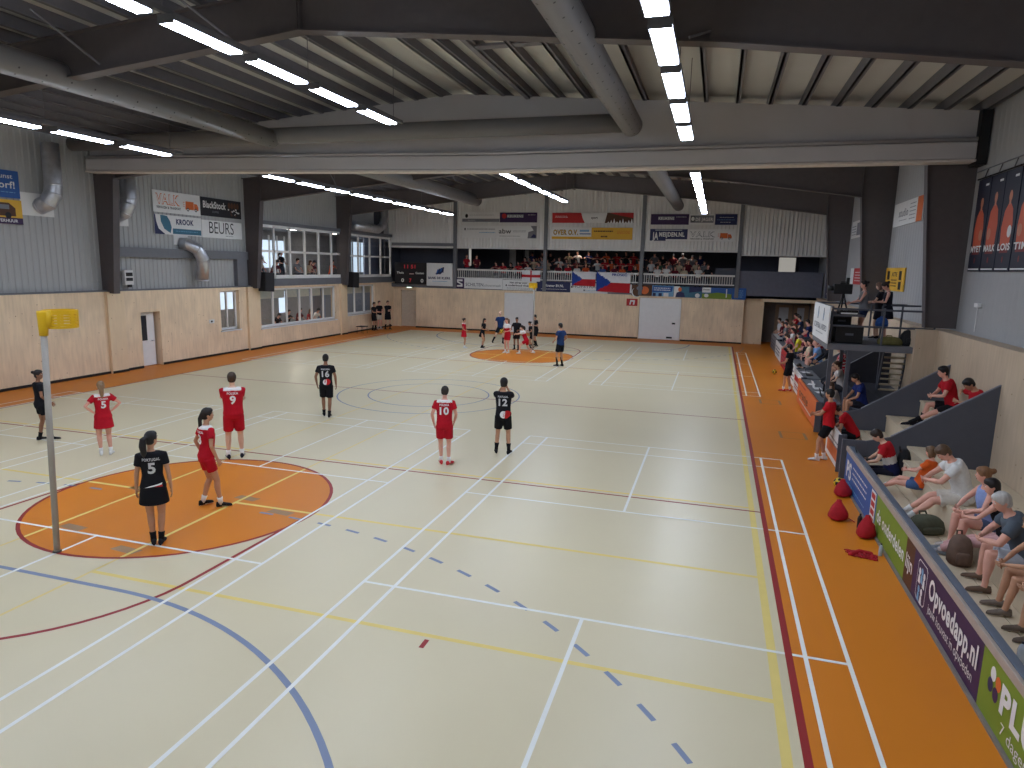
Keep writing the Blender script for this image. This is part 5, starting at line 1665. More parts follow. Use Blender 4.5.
s = Sign((px_, 25.6, 2.95), RIGHTO, 3.4, 3.4, NAV); s.poly([(.4, .2), (2.8, .4), (2.4, 1.6), (.8, 1.3)], PUR).poly([(.6, 1.6), (2.6, 1.9), (2.0, 2.9), (1.0, 2.7)], BLU).lines(.6, 1.5, 2.0, 1, WHT, .1, .1).lines(.6, .2, 2.0, 1, WHT, .1, .08); s.done('sponsor_banner', 'tall dark blue banner on the right wall next to the far gallery', 'banner')
# ------------------------------------------------------------------ players on the court
RD = math.radians
PRED, PWH, PBK = (186, 24, 42), (236, 234, 232), (26, 26, 32)
yoke = lambda t, x, y: 1 if t > .505 and abs(x) < .17 else 0
POL = dict(shirt_mats=[PRED, PWH], shirt_fn=yoke, bcol=(182, 24, 42), word='POLSKA', socks=(240, 240, 240))
POR = dict(shirt=PBK, bcol=(22, 22, 27), word='PORTUGAL', wordw=.24, socks=(24, 24, 28), numcol=(208, 208, 212), motif_cols=[(236, 236, 236), (196, 40, 44), (30, 90, 70)])
circ = lambda cx, cy, r, a0=0, a1=360, n=18: [(cx + r * math.cos(RD(a0 + (a1 - a0) * i / n)), cy + r * math.sin(RD(a0 + (a1 - a0) * i / n))) for i in range(n)]
crest = [(circ(.045, .095, .085), 2), (circ(.0, .09, .075, 60, 300), 1)]
STAND = dict(hip=(0, 0, .93), lf=(-.11, .02, .08), rf=(.11, -.02, .08))

person('female player in black with number 5 and dark ponytail, standing on the left orange circle', (-3.58, -8.62, 0), RD(38), 1.74,
       dict(STAND, hyaw=-42, lf=(-.05, .02, .08), rf=(.06, -.01, .08), lh=(-.235, .04, .89), rh=(.245, -.02, .89), twist=4),
       dict(POR, fem=1, bottom='skirt', style='pony', number='5', hair=(26, 22, 24), skin='tan', sockh=.12, motif=[([(-.12, .02), (.12, .05), (.13, .075), (-.02, .05)], 1), ([(.02, .03), (.13, .02), (.13, .05)], 2)], shoes=(40, 40, 46)), 'court players', .014)
person('fair haired female player in red with number 5, hands on hips', (-8.35, -5.16, 0), RD(62), 1.62,
       dict(STAND, hyaw=-10, lh=(-.19, .0, 1.06), rh=(.19, .0, 1.06), lel=(-1, -.25, 0), rel=(1, -.25, 0), lpalm=(1, .3, 0), rpalm=(-1, .3, 0), lf=(-.09, .05, .08), rf=(.10, -.02, .08), lfy=-12, rfy=-30),
       dict(POL, fem=1, bottom='skirt', style='pony', number='5', hair=(140, 112, 84), skin='rosy', shoes=(235, 235, 235), fat=1.06), 'court players', .014)
person('female player in red with a long dark braid walking across the left orange circle', (-3.98, -7.04, 0), RD(-32), 1.76,
       dict(hip=(0, 0, .92), lf=(-.13, -.06, .09), rf=(.12, .16, .08), lfy=10, rfy=-20, hyaw=-12, lh=(-.23, .0, .93), rh=(.27, .10, .92), lean=3, twist=8),
       dict(POL, fem=1, bottom='shorts', blen=.55, style='braid', number='3', hair=(34, 26, 24), skin='tan', shoes=(26, 26, 30)), 'court players', .014)
person('male player in red with number 9, arms folded in front', (-5.58, -4.36, 0), RD(40), 1.88,
       dict(STAND, hyaw=-8, lh=(.10, .23, 1.20), rh=(-.10, .25, 1.23), lel=(-1, -.1, -.6), rel=(1, -.1, -.6), lf=(-.13, .0, .08), rf=(.13, .03, .08)),
       dict(POL, fat=1.1, number='9', hair=(64, 48, 38), blen=.78, shoes=(40, 40, 52), sole=(235, 235, 235)), 'court players', .014)
person('male player in black with number 16 walking towards the centre circle', (-6.0, .0, 0), RD(28), 1.75,
       dict(hip=(0, 0, .92), lf=(-.08, .10, .08), rf=(.08, -.12, .085), hyaw=-5, lh=(-.25, .05, .92), rh=(.27, .08, .90), hpitch=-6),
       dict(POR, number='16', hair=(26, 22, 22), skin='brown', blen=.82, motif=crest, shoes=(30, 30, 36)), 'court players', .015)
person('male player in red with number 10 and red shoes in mid court', (-1.1, -3.14, 0), RD(22), 1.70,
       dict(STAND, lf=(-.07, .05, .08), rf=(.10, -.03, .08), rfy=-35, hyaw=-4, hpitch=-14, lean=4, lh=(-.24, .10, .93), rh=(.22, .16, .95), twist=-4),
       dict(POL, number='10', hair=(40, 32, 28), blen=.72, skin='rosy', shoes=(206, 58, 64), sole=(206, 58, 64)), 'court players', .015)
person('male player in black with number 12 holding both hands to his face', (-.17, -1.84, 0), RD(12), 1.74,
       dict(STAND, lf=(-.15, .02, .08), rf=(.15, -.02, .08), rfy=-14, lh=(-.075, .17, 1.53), rh=(.075, .17, 1.53), lel=(-.55, .3, -1), rel=(.55, .3, -1), hpitch=-8, lpalm=(.6, -.8, 0), rpalm=(-.6, -.8, 0)),
       dict(POR, number='12', style='full', hair=(24, 22, 24), skin='tan', blen=.74, sockh=.17, motif=[(circ(.10, .03, .095), 2), (circ(.02, .03, .085, 60, 300), 1)], shoes=(28, 28, 36)), 'court players', .015)
person('player in black standing behind the near post, facing right', (-10.68, -4.75, 0), RD(-30), 1.66,
       dict(STAND, hyaw=-30, lf=(-.11, -.06, .08), rf=(.10, .16, .08), lh=(-.2, .14, 1.0), rh=(.2, .18, .98)),
       dict(POR, fem=1, bottom='shorts', blen=.55, style='bun', hair=(30, 24, 24), skin='brown', number=None, word=None, socks=(28, 28, 30), sockh=.12, shoes=(34, 34, 38)), 'court players', .015)

# far end of the court
V = .022
person('female player in red standing at the far left of the group', (-8.26, 16.85, 0), RD(-80), 1.55, dict(STAND, lh=(-.2, .16, 1.05), rh=(.2, .18, 1.05), lf=(-.1, .02, .08), rf=(.1, .06, .08)),
       dict(POL, fem=1, bottom='skirt', style='bun', word=None, hair=(40, 30, 26), skin='tan', shoes=(230, 230, 230)), 'players by the far post', V)
person('female player in black with long dark hair, second from the left in the far group', (-7.42, 17.4, 0), RD(-95), 1.58, dict(hip=(0, 0, .90), lf=(-.2, -.08, .08), rf=(.2, .06, .08), lh=(-.18, .28, 1.05), rh=(.18, .3, 1.1), lean=10),
       dict(POR, fem=1, bottom='skirt', style='long', word=None, hair=(24, 20, 22), skin='tan', sockh=.1), 'players by the far post', V)
person('bald referee in blue stepping sideways behind the far group', (-7.15, 19.75, 0), RD(-150), 1.82, dict(hip=(0, 0, .90), lf=(-.12, .05, .08), rf=(.42, -.10, .10), rh=(.34, .12, .78), lh=(-.3, .2, 1.0), side=4),
       dict(shirt=(36, 58, 104), bcol=(26, 28, 36), style='bald', socks=(26, 26, 30), sockh=.28, shoes=(28, 28, 30)), None, V)
person('tall female player in red and white at the middle of the far group', (-5.55, 15.9, 0), RD(150), 1.74, dict(STAND, lf=(-.12, .02, .08), rf=(.12, .02, .08), lh=(-.16, .26, 1.12), rh=(.2, .24, 1.1), lean=6),
       dict(POL, fem=1, bottom='shorts', blen=.6, word=None, style='pony', hair=(120, 90, 66), skin='rosy', shoes=(230, 230, 230), shirt_fn=lambda t, x, y: 1 if t > .36 else 0), 'players by the far post', V)
person('male player in black just behind the tall player in red', (-5.5, 17.35, 0), RD(175), 1.68, dict(STAND, lh=(-.2, .2, 1.1), rh=(.22, .24, 1.15), lf=(-.14, .08, .08), rf=(.14, -.06, .08)),
       dict(POR, word=None, hair=(26, 22, 22), skin='brown', sockh=.2), 'players by the far post', V)
person('player in red and white lunging with arms stretched to the left under the far post', (-4.62, 16.1, 0), RD(95), 1.60, dict(hip=(0, 0, .74), lean=22, lf=(-.22, .34, .08), rf=(.20, -.40, .10), lh=(-.10, .62, 1.05), rh=(.12, .58, 1.08), lkn=(-.2, 1, 0), rkn=(.3, 1, 0)),
       dict(POL, fem=1, bottom='shorts', blen=.6, word=None, style='pony', hair=(36, 28, 26), shoes=(232, 232, 232), shirt_fn=lambda t, x, y: 1 if t > .38 else 0), 'players by the far post', V)
person('shorter player in black leaning in at the foot of the far post', (-4.92, 18.3, 0), RD(120), 1.5, dict(hip=(0, 0, .86), lean=14, lf=(-.14, .12, .08), rf=(.14, -.12, .08), lh=(-.16, .34, 1.05), rh=(.16, .34, 1.1)),
       dict(POR, word=None, fem=1, bottom='shorts', blen=.6, style='bun', hair=(24, 20, 20), skin='tan', sockh=.2, shoes=(60, 60, 70)), 'players by the far post', V)
person('tall player in black to the right of the far post', (-5.0, 19.4, 0), RD(130), 1.74, dict(hip=(0, 0, .9), lf=(-.16, .0, .08), rf=(.26, -.1, .09), lh=(-.16, .24, 1.2), rh=(.30, .12, 1.1), lean=6),
       dict(POR, word=None, hair=(24, 22, 22), skin='tan', sockh=.26), 'players by the far post', V)
person('referee in a blue shirt standing at the right edge of the far orange circle', (-2.06, 12.5, 0), RD(60), 1.88, dict(STAND, lf=(-.1, .06, .08), rf=(.1, -.04, .08), lh=(-.2, .2, 1.02), rh=(.24, .1, 1.0), hpitch=-6),
       dict(shirt=(40, 62, 108), bcol=(24, 26, 32), hair=(30, 24, 22), skin='tan', socks=(26, 26, 30), sockh=.3, shoes=(36, 36, 40)), None, V)
person('person in black leaning on the far left wall, left of three', (-16.86, 23.0, 0), RD(-100), 1.80, dict(STAND, lh=(.02, .24, 1.12), rh=(-.02, .26, 1.16), hpitch=-5),
       dict(POR, word=None, skin='tan', sockh=.26), 'people by the far left wall', V)
person('person in black with pale shorts, middle of three by the far left wall', (-16.95, 23.9, 0), RD(-110), 1.84, dict(STAND, lh=(-.16, .2, 1.15), rh=(.1, .22, 1.1)),
       dict(POR, word=None, bcol=(206, 196, 180), skin='rosy', hair=(90, 66, 48), socks=(220, 220, 220), shoes=(200, 200, 200)), 'people by the far left wall', V)
person('person in black standing a step off the far left wall, right of three', (-16.42, 24.1, 0), RD(-130), 1.86, dict(STAND, lh=(.02, .24, 1.16), rh=(-.06, .22, 1.24), lf=(-.12, .06, .08), rf=(.16, -.04, .08)),
       dict(POR, word=None, skin='pale', hair=(60, 44, 34), sockh=.26), 'people by the far left wall', V)

# ------------------------------------------------------------------ side line and stand
W = .018


def sit(seat, reach=.42, spread=.13, **kw):
    d_ = dict(hip=(0, 0, seat + .085), lf=(-spread, reach, .08), rf=(spread, reach, .08), hunch=14, lean=6, lh=(-.12, reach - .02, seat + .20), rh=(.12, reach - .02, seat + .20), lfy=6, rfy=-6, lel=(-1, -.5, -.3), rel=(1, -.5, -.3))
    d_.update(kw)
    return d_


LEFTW = RD(90)
person('person in a red shirt leaning back on the white front board at the side line', (7.02, .30, 0), RD(75), 1.70, dict(hip=(0, -.06, .90), lf=(-.10, .12, .08), rf=(.12, -.02, .08), lh=(.02, .26, 1.1), rh=(-.04, .28, 1.14), hyaw=-10, lean=2, lel=(-1, .1, -.8), rel=(1, .1, -.8)),
       dict(shirt=(196, 30, 40), bcol=(24, 24, 28), hair=(26, 22, 22), skin='tan', socks=(236, 236, 236), shoes=(226, 226, 226), blen=.7), None, W)
person('seated person in a red shirt behind the person leaning on the white board', (7.80, 1.15, .02), RD(80), 1.72, sit(.42, .30, hunch=34, lean=20, hpitch=-30, lh=(-.1, .40, .62), rh=(.1, .42, .66)),
       dict(shirt=(190, 28, 38), bcol=(24, 24, 28), hair=(28, 22, 22), skin='tan', style='full', socks=None, shoes=(40, 40, 44)), None, W)
person('player in black standing at the side line beside the far tables', (7.12, 9.98, 0), RD(60), 1.70, dict(STAND, lh=(-.2, .22, 1.08), rh=(.2, .24, 1.06), hpitch=-10, lf=(-.1, .1, .08), rf=(.1, -.06, .08)),
       dict(POR, word=None, hair=(26, 22, 22), skin='tan', style='full', socks=(230, 230, 230), shoes=(206, 70, 66)), None, .02)
tri = lambda t, x, y: 0 if t > .30 else (1 if t > .16 else 2)
person('dark haired person in a red, white and navy shirt behind the blue board', (7.93, -1.98, 0), RD(78), 1.80, sit(.42, .26, hunch=26, lean=8, hpitch=-26, lh=(-.12, .42, .64), rh=(.12, .42, .64)),
       dict(shirt_mats=[(186, 30, 42), (214, 212, 208), (34, 40, 84)], shirt_fn=tri, bottom='trousers', bcol=(28, 30, 44), hair=(46, 34, 28), skin='pale', socks=None, shoes=(40, 40, 44)), None, W)
laptop('black laptop on the knees of the person in the red, white and navy shirt', 7.46, -1.78, .66, RD(84), BLACK, 110)
person('child in an orange shirt and denim shorts beside the man in white', (8.0, -3.55, T1), RD(60), 1.42, sit(.28, .62, lean=-24, hunch=18, side=8, lf=(-.1, .78, .10), rf=(.12, .74, .10), lh=(-.06, .26, .62), rh=(.10, .28, .60), hyaw=-20, hpitch=-16),
       dict(shirt=(226, 98, 40), bcol=(70, 96, 140), hair=(110, 84, 60), style='bob', skin='rosy', shoes=(226, 226, 226), blen=.5), 'seated row in the near stand', W)
person('man in a white shirt and cream shorts seated in the near stand', (8.30, -4.72, T1), RD(84), 1.84, sit(.37, .70, .15, hunch=26, lean=10, hpitch=-30, lh=(-.04, .50, .66), rh=(.10, .50, .66), hyaw=14),
       dict(shirt=(226, 224, 222), bcol=(208, 200, 188), hair=(92, 70, 52), skin='rosy', shoes=(222, 222, 222), blen=.8, fat=1.12), 'seated row in the near stand', W)
person('fair haired woman in a pale blue top in the near stand', (8.30, -5.80, T1), RD(96), 1.70, sit(.37, .44, .12, hunch=14, lh=(-.1, .42, .64), rh=(.12, .40, .64), hyaw=-24),
       dict(fem=1, shirt=(140, 158, 206), sleeves=0, bcol=(90, 100, 130), bottom='shorts', blen=.5, hair=(130, 92, 62), style='bun', skin='rosy', fat=1.15, shoes=(200, 190, 186), socks=None), 'seated row in the near stand', W)
person('dark haired woman in a black top and pink leggings in the near stand', (8.32, -6.36, T1), RD(62), 1.68, sit(.37, .74, .08, hunch=22, lean=10, lh=(-.10, .50, .66), rh=(.06, .52, .66), hyaw=20),
       dict(fem=1, shirt=(28, 26, 30), sleeves=0, bottom='trousers', bcol=(206, 160, 158), hair=(30, 22, 22), style='long', skin='rosy', shoes=(150, 156, 166), sole=(230, 230, 230), socks=(230, 220, 216)), 'seated row in the near stand', W)
person('grey haired man in a dark grey polo shirt at the right edge of the picture', (8.27, -7.12, T1), RD(80), 1.80, sit(.37, .42, .2, hunch=26, lean=14, lh=(-.06, .48, .62), rh=(.10, .46, .64), hyaw=10, hpitch=-6),
       dict(shirt=(84, 92, 102), bcol=(186, 190, 200), hair=(186, 182, 178), skin='rosy', fat=1.2, blen=.85, socks=None, shoes=(110, 90, 76)), 'seated row in the near stand', W)
person('bare armed person with brown shoes at the right edge, next to the grey haired man', (8.28, -7.75, T1), RD(86), 1.70, sit(.37, .46, .12, hunch=22, lean=12, lh=(-.06, .50, .62), rh=(.08, .48, .62)),
       dict(fem=1, shirt=(120, 70, 66), sleeves=0, bcol=(64, 70, 86), hair=(120, 90, 66), style='bob', skin='tan', shoes=(120, 108, 98), socks=None, blen=.5), 'seated row in the near stand', W)
person('bare armed person with brown shoes at the right edge, nearest to the camera', (8.30, -8.3, T1), RD(92), 1.72, sit(.37, .44, .12, hunch=24, lean=14, lh=(-.06, .50, .60), rh=(.06, .50, .62)),
       dict(shirt=(70, 80, 96), sleeves=0, bcol=(76, 66, 60), hair=(70, 52, 40), skin='tan', shoes=(104, 90, 80), socks=None, blen=.6), 'seated row in the near stand', W)
person('reserve player in red with a white back number sitting high between the grey panels', (9.64, .70, .90), RD(88), 1.90, sit(.42, .78, .12, hunch=22, lean=8, lf=(-.1, .82, .08), rf=(.18, .50, .08), lh=(-.1, .40, .70), rh=(.12, .36, .68)),
       dict(shirt=(184, 26, 40), bcol=(24, 24, 28), number='8', hair=(24, 20, 22), skin='rosy', socks=(24, 24, 28), sockh=.2, shoes=(34, 34, 40)), None, W)
person('reserve player in red bending forward with an arm up behind the near grey panel', (9.78, -.50, .90), RD(95), 1.84, sit(.42, .50, .16, hunch=26, lean=2, hpitch=-30, lh=(-.02, .42, .82), rh=(.22, .30, 1.0)),
       dict(shirt=(180, 26, 38), bcol=(22, 22, 26), hair=(22, 20, 22), skin='tan', socks=(24, 24, 28), sockh=.2, shoes=(220, 220, 220)), None, W)
flower = lambda t, x, y: 1 if (math.sin(t * 60) * math.sin(x * 55)) > .25 else 0
mid = [
    ('long haired woman in a light top seated behind the scorers table', 7.98, 4.55, 0, 85, 1.68, sit(.42, .3, hyaw=10, lean=12, hunch=20), dict(fem=1, style='long', hair=(92, 66, 50), shirt=(190, 176, 166), bcol=(60, 60, 70))),
    ('dark haired person in a navy shirt seated below the camera platform', 8.30, 3.15, T1, 95, 1.75, sit(.37, .40, hunch=20, hpitch=-15), dict(shirt=(36, 50, 110), hair=(26, 22, 22), bcol=(40, 40, 50), skin='tan')),
    ('woman in a red flowered top seated below the camera platform, nearer', 8.45, 7.05, T2, 90, 1.68, sit(.37, .42, hunch=16), dict(fem=1, style='bob', hair=(60, 40, 34), shirt_mats=[(180, 40, 52), (216, 206, 210)], shirt_fn=flower, bcol=(160, 40, 50))),
    ('person in a pale top seated beside the post under the camera platform', 8.25, 6.1, T1, 90, 1.66, sit(.37, .42, hunch=16), dict(fem=1, style='bun', hair=(80, 60, 46), shirt=(200, 190, 186), bcol=(70, 70, 76))),
    ('child in black leaning over the far table with a paper', 7.98, 10.75, 0, 85, 1.46, sit(.44, .2, hunch=40, lean=24, hpitch=-20), dict(shirt=(26, 26, 32), hair=(40, 30, 26), bcol=(24, 24, 30))),
    ('bald man in a light blue shirt in the side stand', 8.35, 11.9, T1, 95, 1.78, sit(.37, .42), dict(shirt=(120, 156, 206), hair=(140, 120, 100), style='bald', bcol=(60, 70, 96), skin='rosy', fat=1.15)),
    ('dark haired man in a dark jacket right of the bald man in the side stand', 8.62, 10.95, T1, 95, 1.78, sit(.42, .5), dict(shirt=(30, 32, 40), sleeves=1.9, hair=(28, 24, 24), bcol=(40, 40, 46), skin='tan')),
    ('brown haired woman in navy seen from behind in the side stand', 8.32, 13.0, T1, 60, 1.70, sit(.37, .42), dict(fem=1, style='long', hair=(120, 74, 46), shirt=(34, 44, 92), bcol=(40, 40, 50))),
    ('person in a yellow shirt at the far tables', 8.0, 15.6, 0, 80, 1.70, dict(STAND, lh=(-.2, .25, 1.0), rh=(.2, .25, 1.0)), dict(shirt=(206, 196, 50), hair=(30, 26, 26), bcol=(40, 40, 46))),
    ('person in dark red behind the brown haired woman in the side stand', 8.72, 13.9, T1, 95, 1.72, sit(.42, .5), dict(fem=1, style='bob', hair=(60, 40, 34), shirt=(140, 40, 60), bcol=(40, 40, 50))),
    ('person in a grey shirt far up the side stand, right of the person in white', 8.62, 15.2, T1, 95, 1.76, sit(.42, .5), dict(shirt=(150, 156, 170), hair=(110, 84, 66), bcol=(60, 60, 70), fat=1.1)),
    ('person in pink bending over the tables far along the side line', 7.98, 17.0, 0, 70, 1.62, dict(STAND, lean=30, hunch=14, lh=(-.16, .5, .95), rh=(.16, .5, .95)), dict(fem=1, style='pony', shirt=(206, 120, 130), hair=(60, 44, 36), bcol=(150, 80, 84), bottom='trousers')),
    ('person in a white shirt standing at the far end of the side line tables', 8.0, 24.6, 0, 100, 1.74, dict(STAND, lh=(-.2, .25, 1.0), rh=(.2, .25, 1.0), lean=8), dict(shirt=(220, 220, 224), hair=(70, 54, 44), bcol=(60, 66, 84), bottom='trousers')),
    ('person in a patterned red and white top far up the side stand', 8.40, 22.3, T1, 95, 1.68, sit(.37, .42), dict(fem=1, style='bun', hair=(120, 90, 70), shirt_mats=[(150, 50, 60), (214, 204, 200)], shirt_fn=flower, bcol=(150, 110, 100))),
    ('person in dark blue beside the patterned top far up the side stand', 8.75, 21.4, T2, 95, 1.75, sit(.37, .42), dict(shirt=(50, 60, 90), hair=(50, 40, 34), bcol=(50, 50, 60))),
    ('person in a white cap seated at the tables far along the side line', 8.12, 19.3, 0, 90, 1.72, sit(.42, .3), dict(shirt=(196, 200, 210), style='cap', hair=(226, 226, 226), bcol=(70, 70, 80))),
    ('person in a red shirt in the side stand behind the person in the white cap', 8.72, 18.4, T1, 95, 1.72, sit(.42, .45), dict(shirt=(170, 50, 60), hair=(60, 44, 36), bcol=(60, 60, 70))),
    ('person in a grey green shirt in the far side stand beneath the recess doors', 8.4, 20.3, T1, 95, 1.74, sit(.37, .42), dict(shirt=(110, 120, 110), hair=(90, 70, 56), bcol=(60, 60, 66))),
]
for lab, x, y, z, rz, H, ps_, lk_ in mid:
    d_ = dict(socks=None, shoes=(60, 60, 66)); d_.update(lk_)
    person(lab, (x, y, z), RD(rz), H, ps_, d_, 'spectators along the side line', .022)
# camera platform
person('woman in a grey tank top and navy shorts operating the video camera', (8.42, 4.95, 2.46), RD(92), 1.66, dict(STAND, lh=(-.16, .40, 1.12), rh=(.16, .36, 1.10), lean=4),
       dict(fem=1, shirt=(128, 128, 132), sleeves=0, bcol=(36, 44, 72), hair=(30, 24, 24), style='bun', skin='rosy', fat=1.06, shoes=(216, 214, 210), blen=.5), None, .018)
person('woman in black with tied dark hair looking down on the camera platform', (9.05, 5.0, 2.46), RD(84), 1.66, dict(STAND, lh=(-.12, .32, 1.16), rh=(.10, .34, 1.16), hpitch=-26, hunch=10),
       dict(fem=1, shirt=(32, 32, 42), sleeves=0, bottom='skirt', bcol=(32, 34, 46), hair=(36, 26, 26), style='bun', skin='rosy', shoes=(40, 40, 44), socks=None), None, .018)
person('person in dark clothes behind the woman in black on the camera platform', (8.98, 5.75, 2.46), RD(70), 1.62, dict(STAND, lh=(-.12, .32, 1.16), rh=(.12, .30, 1.12), hpitch=-20),
       dict(fem=1, shirt=(40, 38, 44), bcol=(40, 40, 48), hair=(110, 80, 66), style='bob', skin='pale', shoes=(40, 40, 44), socks=None), None, .02)

# ------------------------------------------------------------------ gallery crowd and people behind the left windows
protos = []
for i, (fem, style, hc_, arms_) in enumerate(((0, 'short', (40, 30, 26), {}), (1, 'long', (96, 66, 46), dict(hyaw=15)), (0, 'cap', (60, 60, 70), dict(lean=16, hunch=22)), (1, 'pony', (40, 30, 28), dict(hyaw=-18, lh=(-.1, .3, .9), rh=(.1, .3, .92))))):
    protos.append(dict(fem=fem, style=style, hair=hc_, arms=arms_))
_first = {}
COLS = {'white': (224, 222, 220), 'black': (30, 30, 36), 'orange': (222, 96, 52), 'red': (176, 36, 48), 'navy': (40, 48, 92), 'blue': (70, 98, 160), 'grey': (128, 128, 134), 'maroon': (104, 34, 46), 'green': (70, 92, 76), 'beige': (196, 176, 150)}


def crowd(kind, stand, lab, pos, rz, col, group, skin='rosy'):
    key = (kind, stand)
    if key not in _first:
        p = protos[kind]
        ps_ = dict(STAND, lh=(-.14, .28, 1.08), rh=(.14, .28, 1.1)) if stand else sit(.42, .42, **p['arms'])
        r_ = person(lab, pos, rz, 1.70, ps_, dict(fem=p['fem'], style=p['style'], hair=p['hair'], shirt=COLS[col], bcol=(60, 62, 74), skin=skin, socks=None, shoes=(60, 60, 64), bottom='trousers'), group, .03, False)
        _first[key] = r_
    else:
        r_ = copy_tree(_first[key])
        r_.location = pos; r_.rotation_euler = (0, 0, rz); r_['label'] = lab; r_['group'] = group
        sc_ = .95 + .13 * random.random(); r_.scale = (sc_, sc_, sc_)
    for ch in r_.children:
        if ch.name.startswith('shirt'):
            c = COLS[col]
            ch.material_slots[0].link = 'OBJECT'
            ch.material_slots[0].material = mat('cloth_%d_%d_%d' % c, c, .85, spec=.2)
    return r_


ORD = ('leftmost', 'second from the left', 'third from the left', 'fourth from the left', 'fifth from the left', 'sixth from the left', 'seventh from the left', 'eighth from the left', 'ninth from the left', 'tenth from the left', 'eleventh from the left', 'twelfth from the left')
rows_g = [
    ('front row, left bay', 27.5, 3.30, [(-10.0, 'maroon'), (-9.5, 'red'), (-8.95, 'black'), (-8.4, 'red'), (-7.75, 'white'), (-7.0, 'grey')]),
    ('front row, middle bay', 27.5, 3.30, [(-5.7, 'maroon'), (-5.05, 'red'), (-4.45, 'white'), (-3.85, 'orange'), (-2.75, 'blue'), (-2.0, 'maroon'), (-1.5, 'orange'), (-.7, 'black')]),
    ('front row, right bay', 27.5, 3.30, [(.7, 'white'), (1.25, 'white'), (1.8, 'maroon'), (2.35, 'beige'), (3.2, 'white'), (3.75, 'black')]),
    ('second row, left bay', 28.65, 3.62, [(-8.3, 'maroon'), (-7.65, 'beige'), (-7.1, 'grey'), (-6.7, 'beige')]),
    ('second row, middle bay', 28.65, 3.62, [(-5.9, 'white'), (-5.4, 'grey'), (-4.75, 'maroon'), (-4.1, 'black'), (-3.3, 'white'), (-2.8, 'red'), (-2.35, 'orange'), (-1.75, 'red'), (-1.15, 'red'), (-.6, 'orange')]),
    ('second row, right bay', 28.65, 3.62, [(.2, 'white'), (.75, 'green'), (1.3, 'grey'), (1.95, 'beige'), (2.5, 'maroon'), (3.0, 'beige'), (3.5, 'grey')]),
    ('third row, left bay', 29.75, 4.08, [(-8.0, 'navy'), (-7.3, 'maroon'), (-6.75, 'black')]),
    ('third row, middle bay', 29.75, 4.08, [(-5.5, 'beige'), (-4.9, 'white'), (-4.1, 'navy'), (-3.5, 'maroon'), (-2.9, 'orange'), (-2.2, 'red'), (-1.6, 'black'), (-1.1, 'red'), (-.5, 'navy')]),
    ('third row, right bay', 29.75, 4.08, [(.3, 'grey'), (.85, 'black'), (1.5, 'maroon'), (2.1, 'grey'), (2.7, 'grey'), (3.2, 'navy')]),
]
q = 0
for lab, y, z, L in rows_g:
    for i, (x, c) in enumerate(L):
        q += 1
        crowd((q * 3 + i) % 4, False, '%s of the gallery %s, spectator in %s' % (ORD[i], lab, c), (x, y, z + .01), math.pi + .1 * math.sin(q), c, 'gallery spectators')
for x, y, c, lab in ((-12.1, 27.35, 'red', 'left of two people in red standing by the bright gallery doorway'), (-11.4, 27.4, 'maroon', 'right of two people in red standing by the bright gallery doorway')):
    crowd(q % 2 * 1, True, lab, (x, y, 3.31), math.pi + .6, c, 'gallery spectators'); q += 1
for i, (x, y, c) in enumerate(((-14.3, 27.7, 'maroon'), (-13.6, 27.6, 'black'))):
    crowd(i, False, ('person in maroon above the white emblem sign in the dark gallery corner', 'person in black above the white emblem sign in the dark gallery corner')[i], (x, y, 2.91), math.pi, c, 'gallery spectators')
GR = 'people behind the left windows'
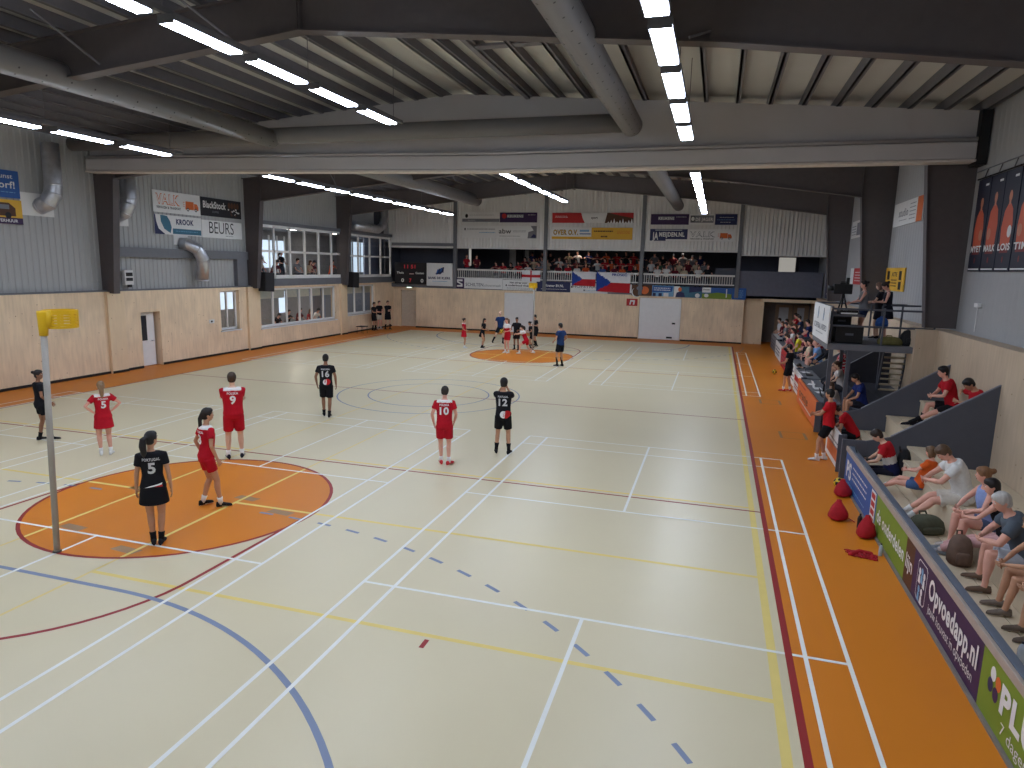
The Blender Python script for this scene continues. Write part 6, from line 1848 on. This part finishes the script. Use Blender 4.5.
for i, (y, x, c, st_, lab) in enumerate(((14.0, -18.6, 'white', 1, 'person in white standing at the bright end of the long upper window'), (13.3, -18.2, 'beige', 0, 'person in beige seated in the first light of the long upper window'), (14.6, -18.3, 'maroon', 0, 'person in maroon in the second light of the long upper window'), (15.4, -18.3, 'black', 1, 'person in black standing in the second light of the long upper window'),
                                         (16.5, -18.2, 'grey', 0, 'person in grey in the third light of the long upper window'), (17.6, -18.1, 'beige', 0, 'person in beige in the fourth light of the long upper window'), (18.2, -18.4, 'maroon', 0, 'person in maroon in the fifth light of the long upper window'), (19.8, -18.0, 'orange', 0, 'person in orange in the last light of the long upper window'))):
    crowd(i % 4, bool(st_), lab, (x, y, 3.11), RD(-90), COLS and c, GR)
for i, (y, x, c, st_, lab) in enumerate(((13.1, -18.4, 'maroon', 0, 'person in maroon in the first light of the long lower window'), (14.6, -18.3, 'black', 0, 'person in black in the second light of the long lower window'), (15.7, -18.3, 'black', 0, 'person in black in the third light of the long lower window'), (16.9, -18.4, 'maroon', 0, 'person in maroon in the fourth light of the long lower window'),
                                         (17.6, -18.2, 'red', 0, 'person in red in the fifth light of the long lower window'), (18.8, -18.6, 'white', 0, 'person in white in the last light of the long lower window'))):
    crowd((i + 1) % 4, bool(st_), lab, (x, y, .32), RD(-90), c, GR)

SL = 'spectators along the side line'
for i, (x, y, z, st_, c, lab) in enumerate(((7.98, 23.4, .02, 1, 'maroon', 'person in dark red standing at the far tables beside the person in white'), (8.36, 23.5, T1, 0, 'beige', 'person in beige seated in the last rows of the far side stand'), (8.72, 22.9, T2, 0, 'red', 'person in red seated up high at the end of the far side stand'),
                                            (8.0, 21.7, .02, 1, 'grey', 'person in grey standing behind the pale board far along the side line'), (8.34, 19.0, T1, 0, 'maroon', 'person in maroon seated left of the person in red in the far side stand'), (8.66, 17.2, T2, 0, 'navy', 'person in navy seated in front of the dividing panel of the far side stand'),
                                            (8.0, 18.3, .02, 1, 'white', 'person in white standing by the reddish board along the side line'), (8.3, 14.6, T1, 0, 'maroon', 'person in maroon seated behind the person in yellow'), (8.7, 12.3, T2, 0, 'grey', 'person in grey seated behind the bald man'),
                                            (8.0, 13.0, .02, 1, 'black', 'person in black standing at the tables behind the child with a paper'), (8.02, 12.1, .02, 1, 'beige', 'person in beige standing at the tables left of the person in black'), (8.34, 16.1, T1, 0, 'beige', 'person in beige seated beside the dividing panel of the side stand'))):
    crowd((i * 3 + 1) % 4, bool(st_), lab, (x, y, z), RD(90), c, SL)
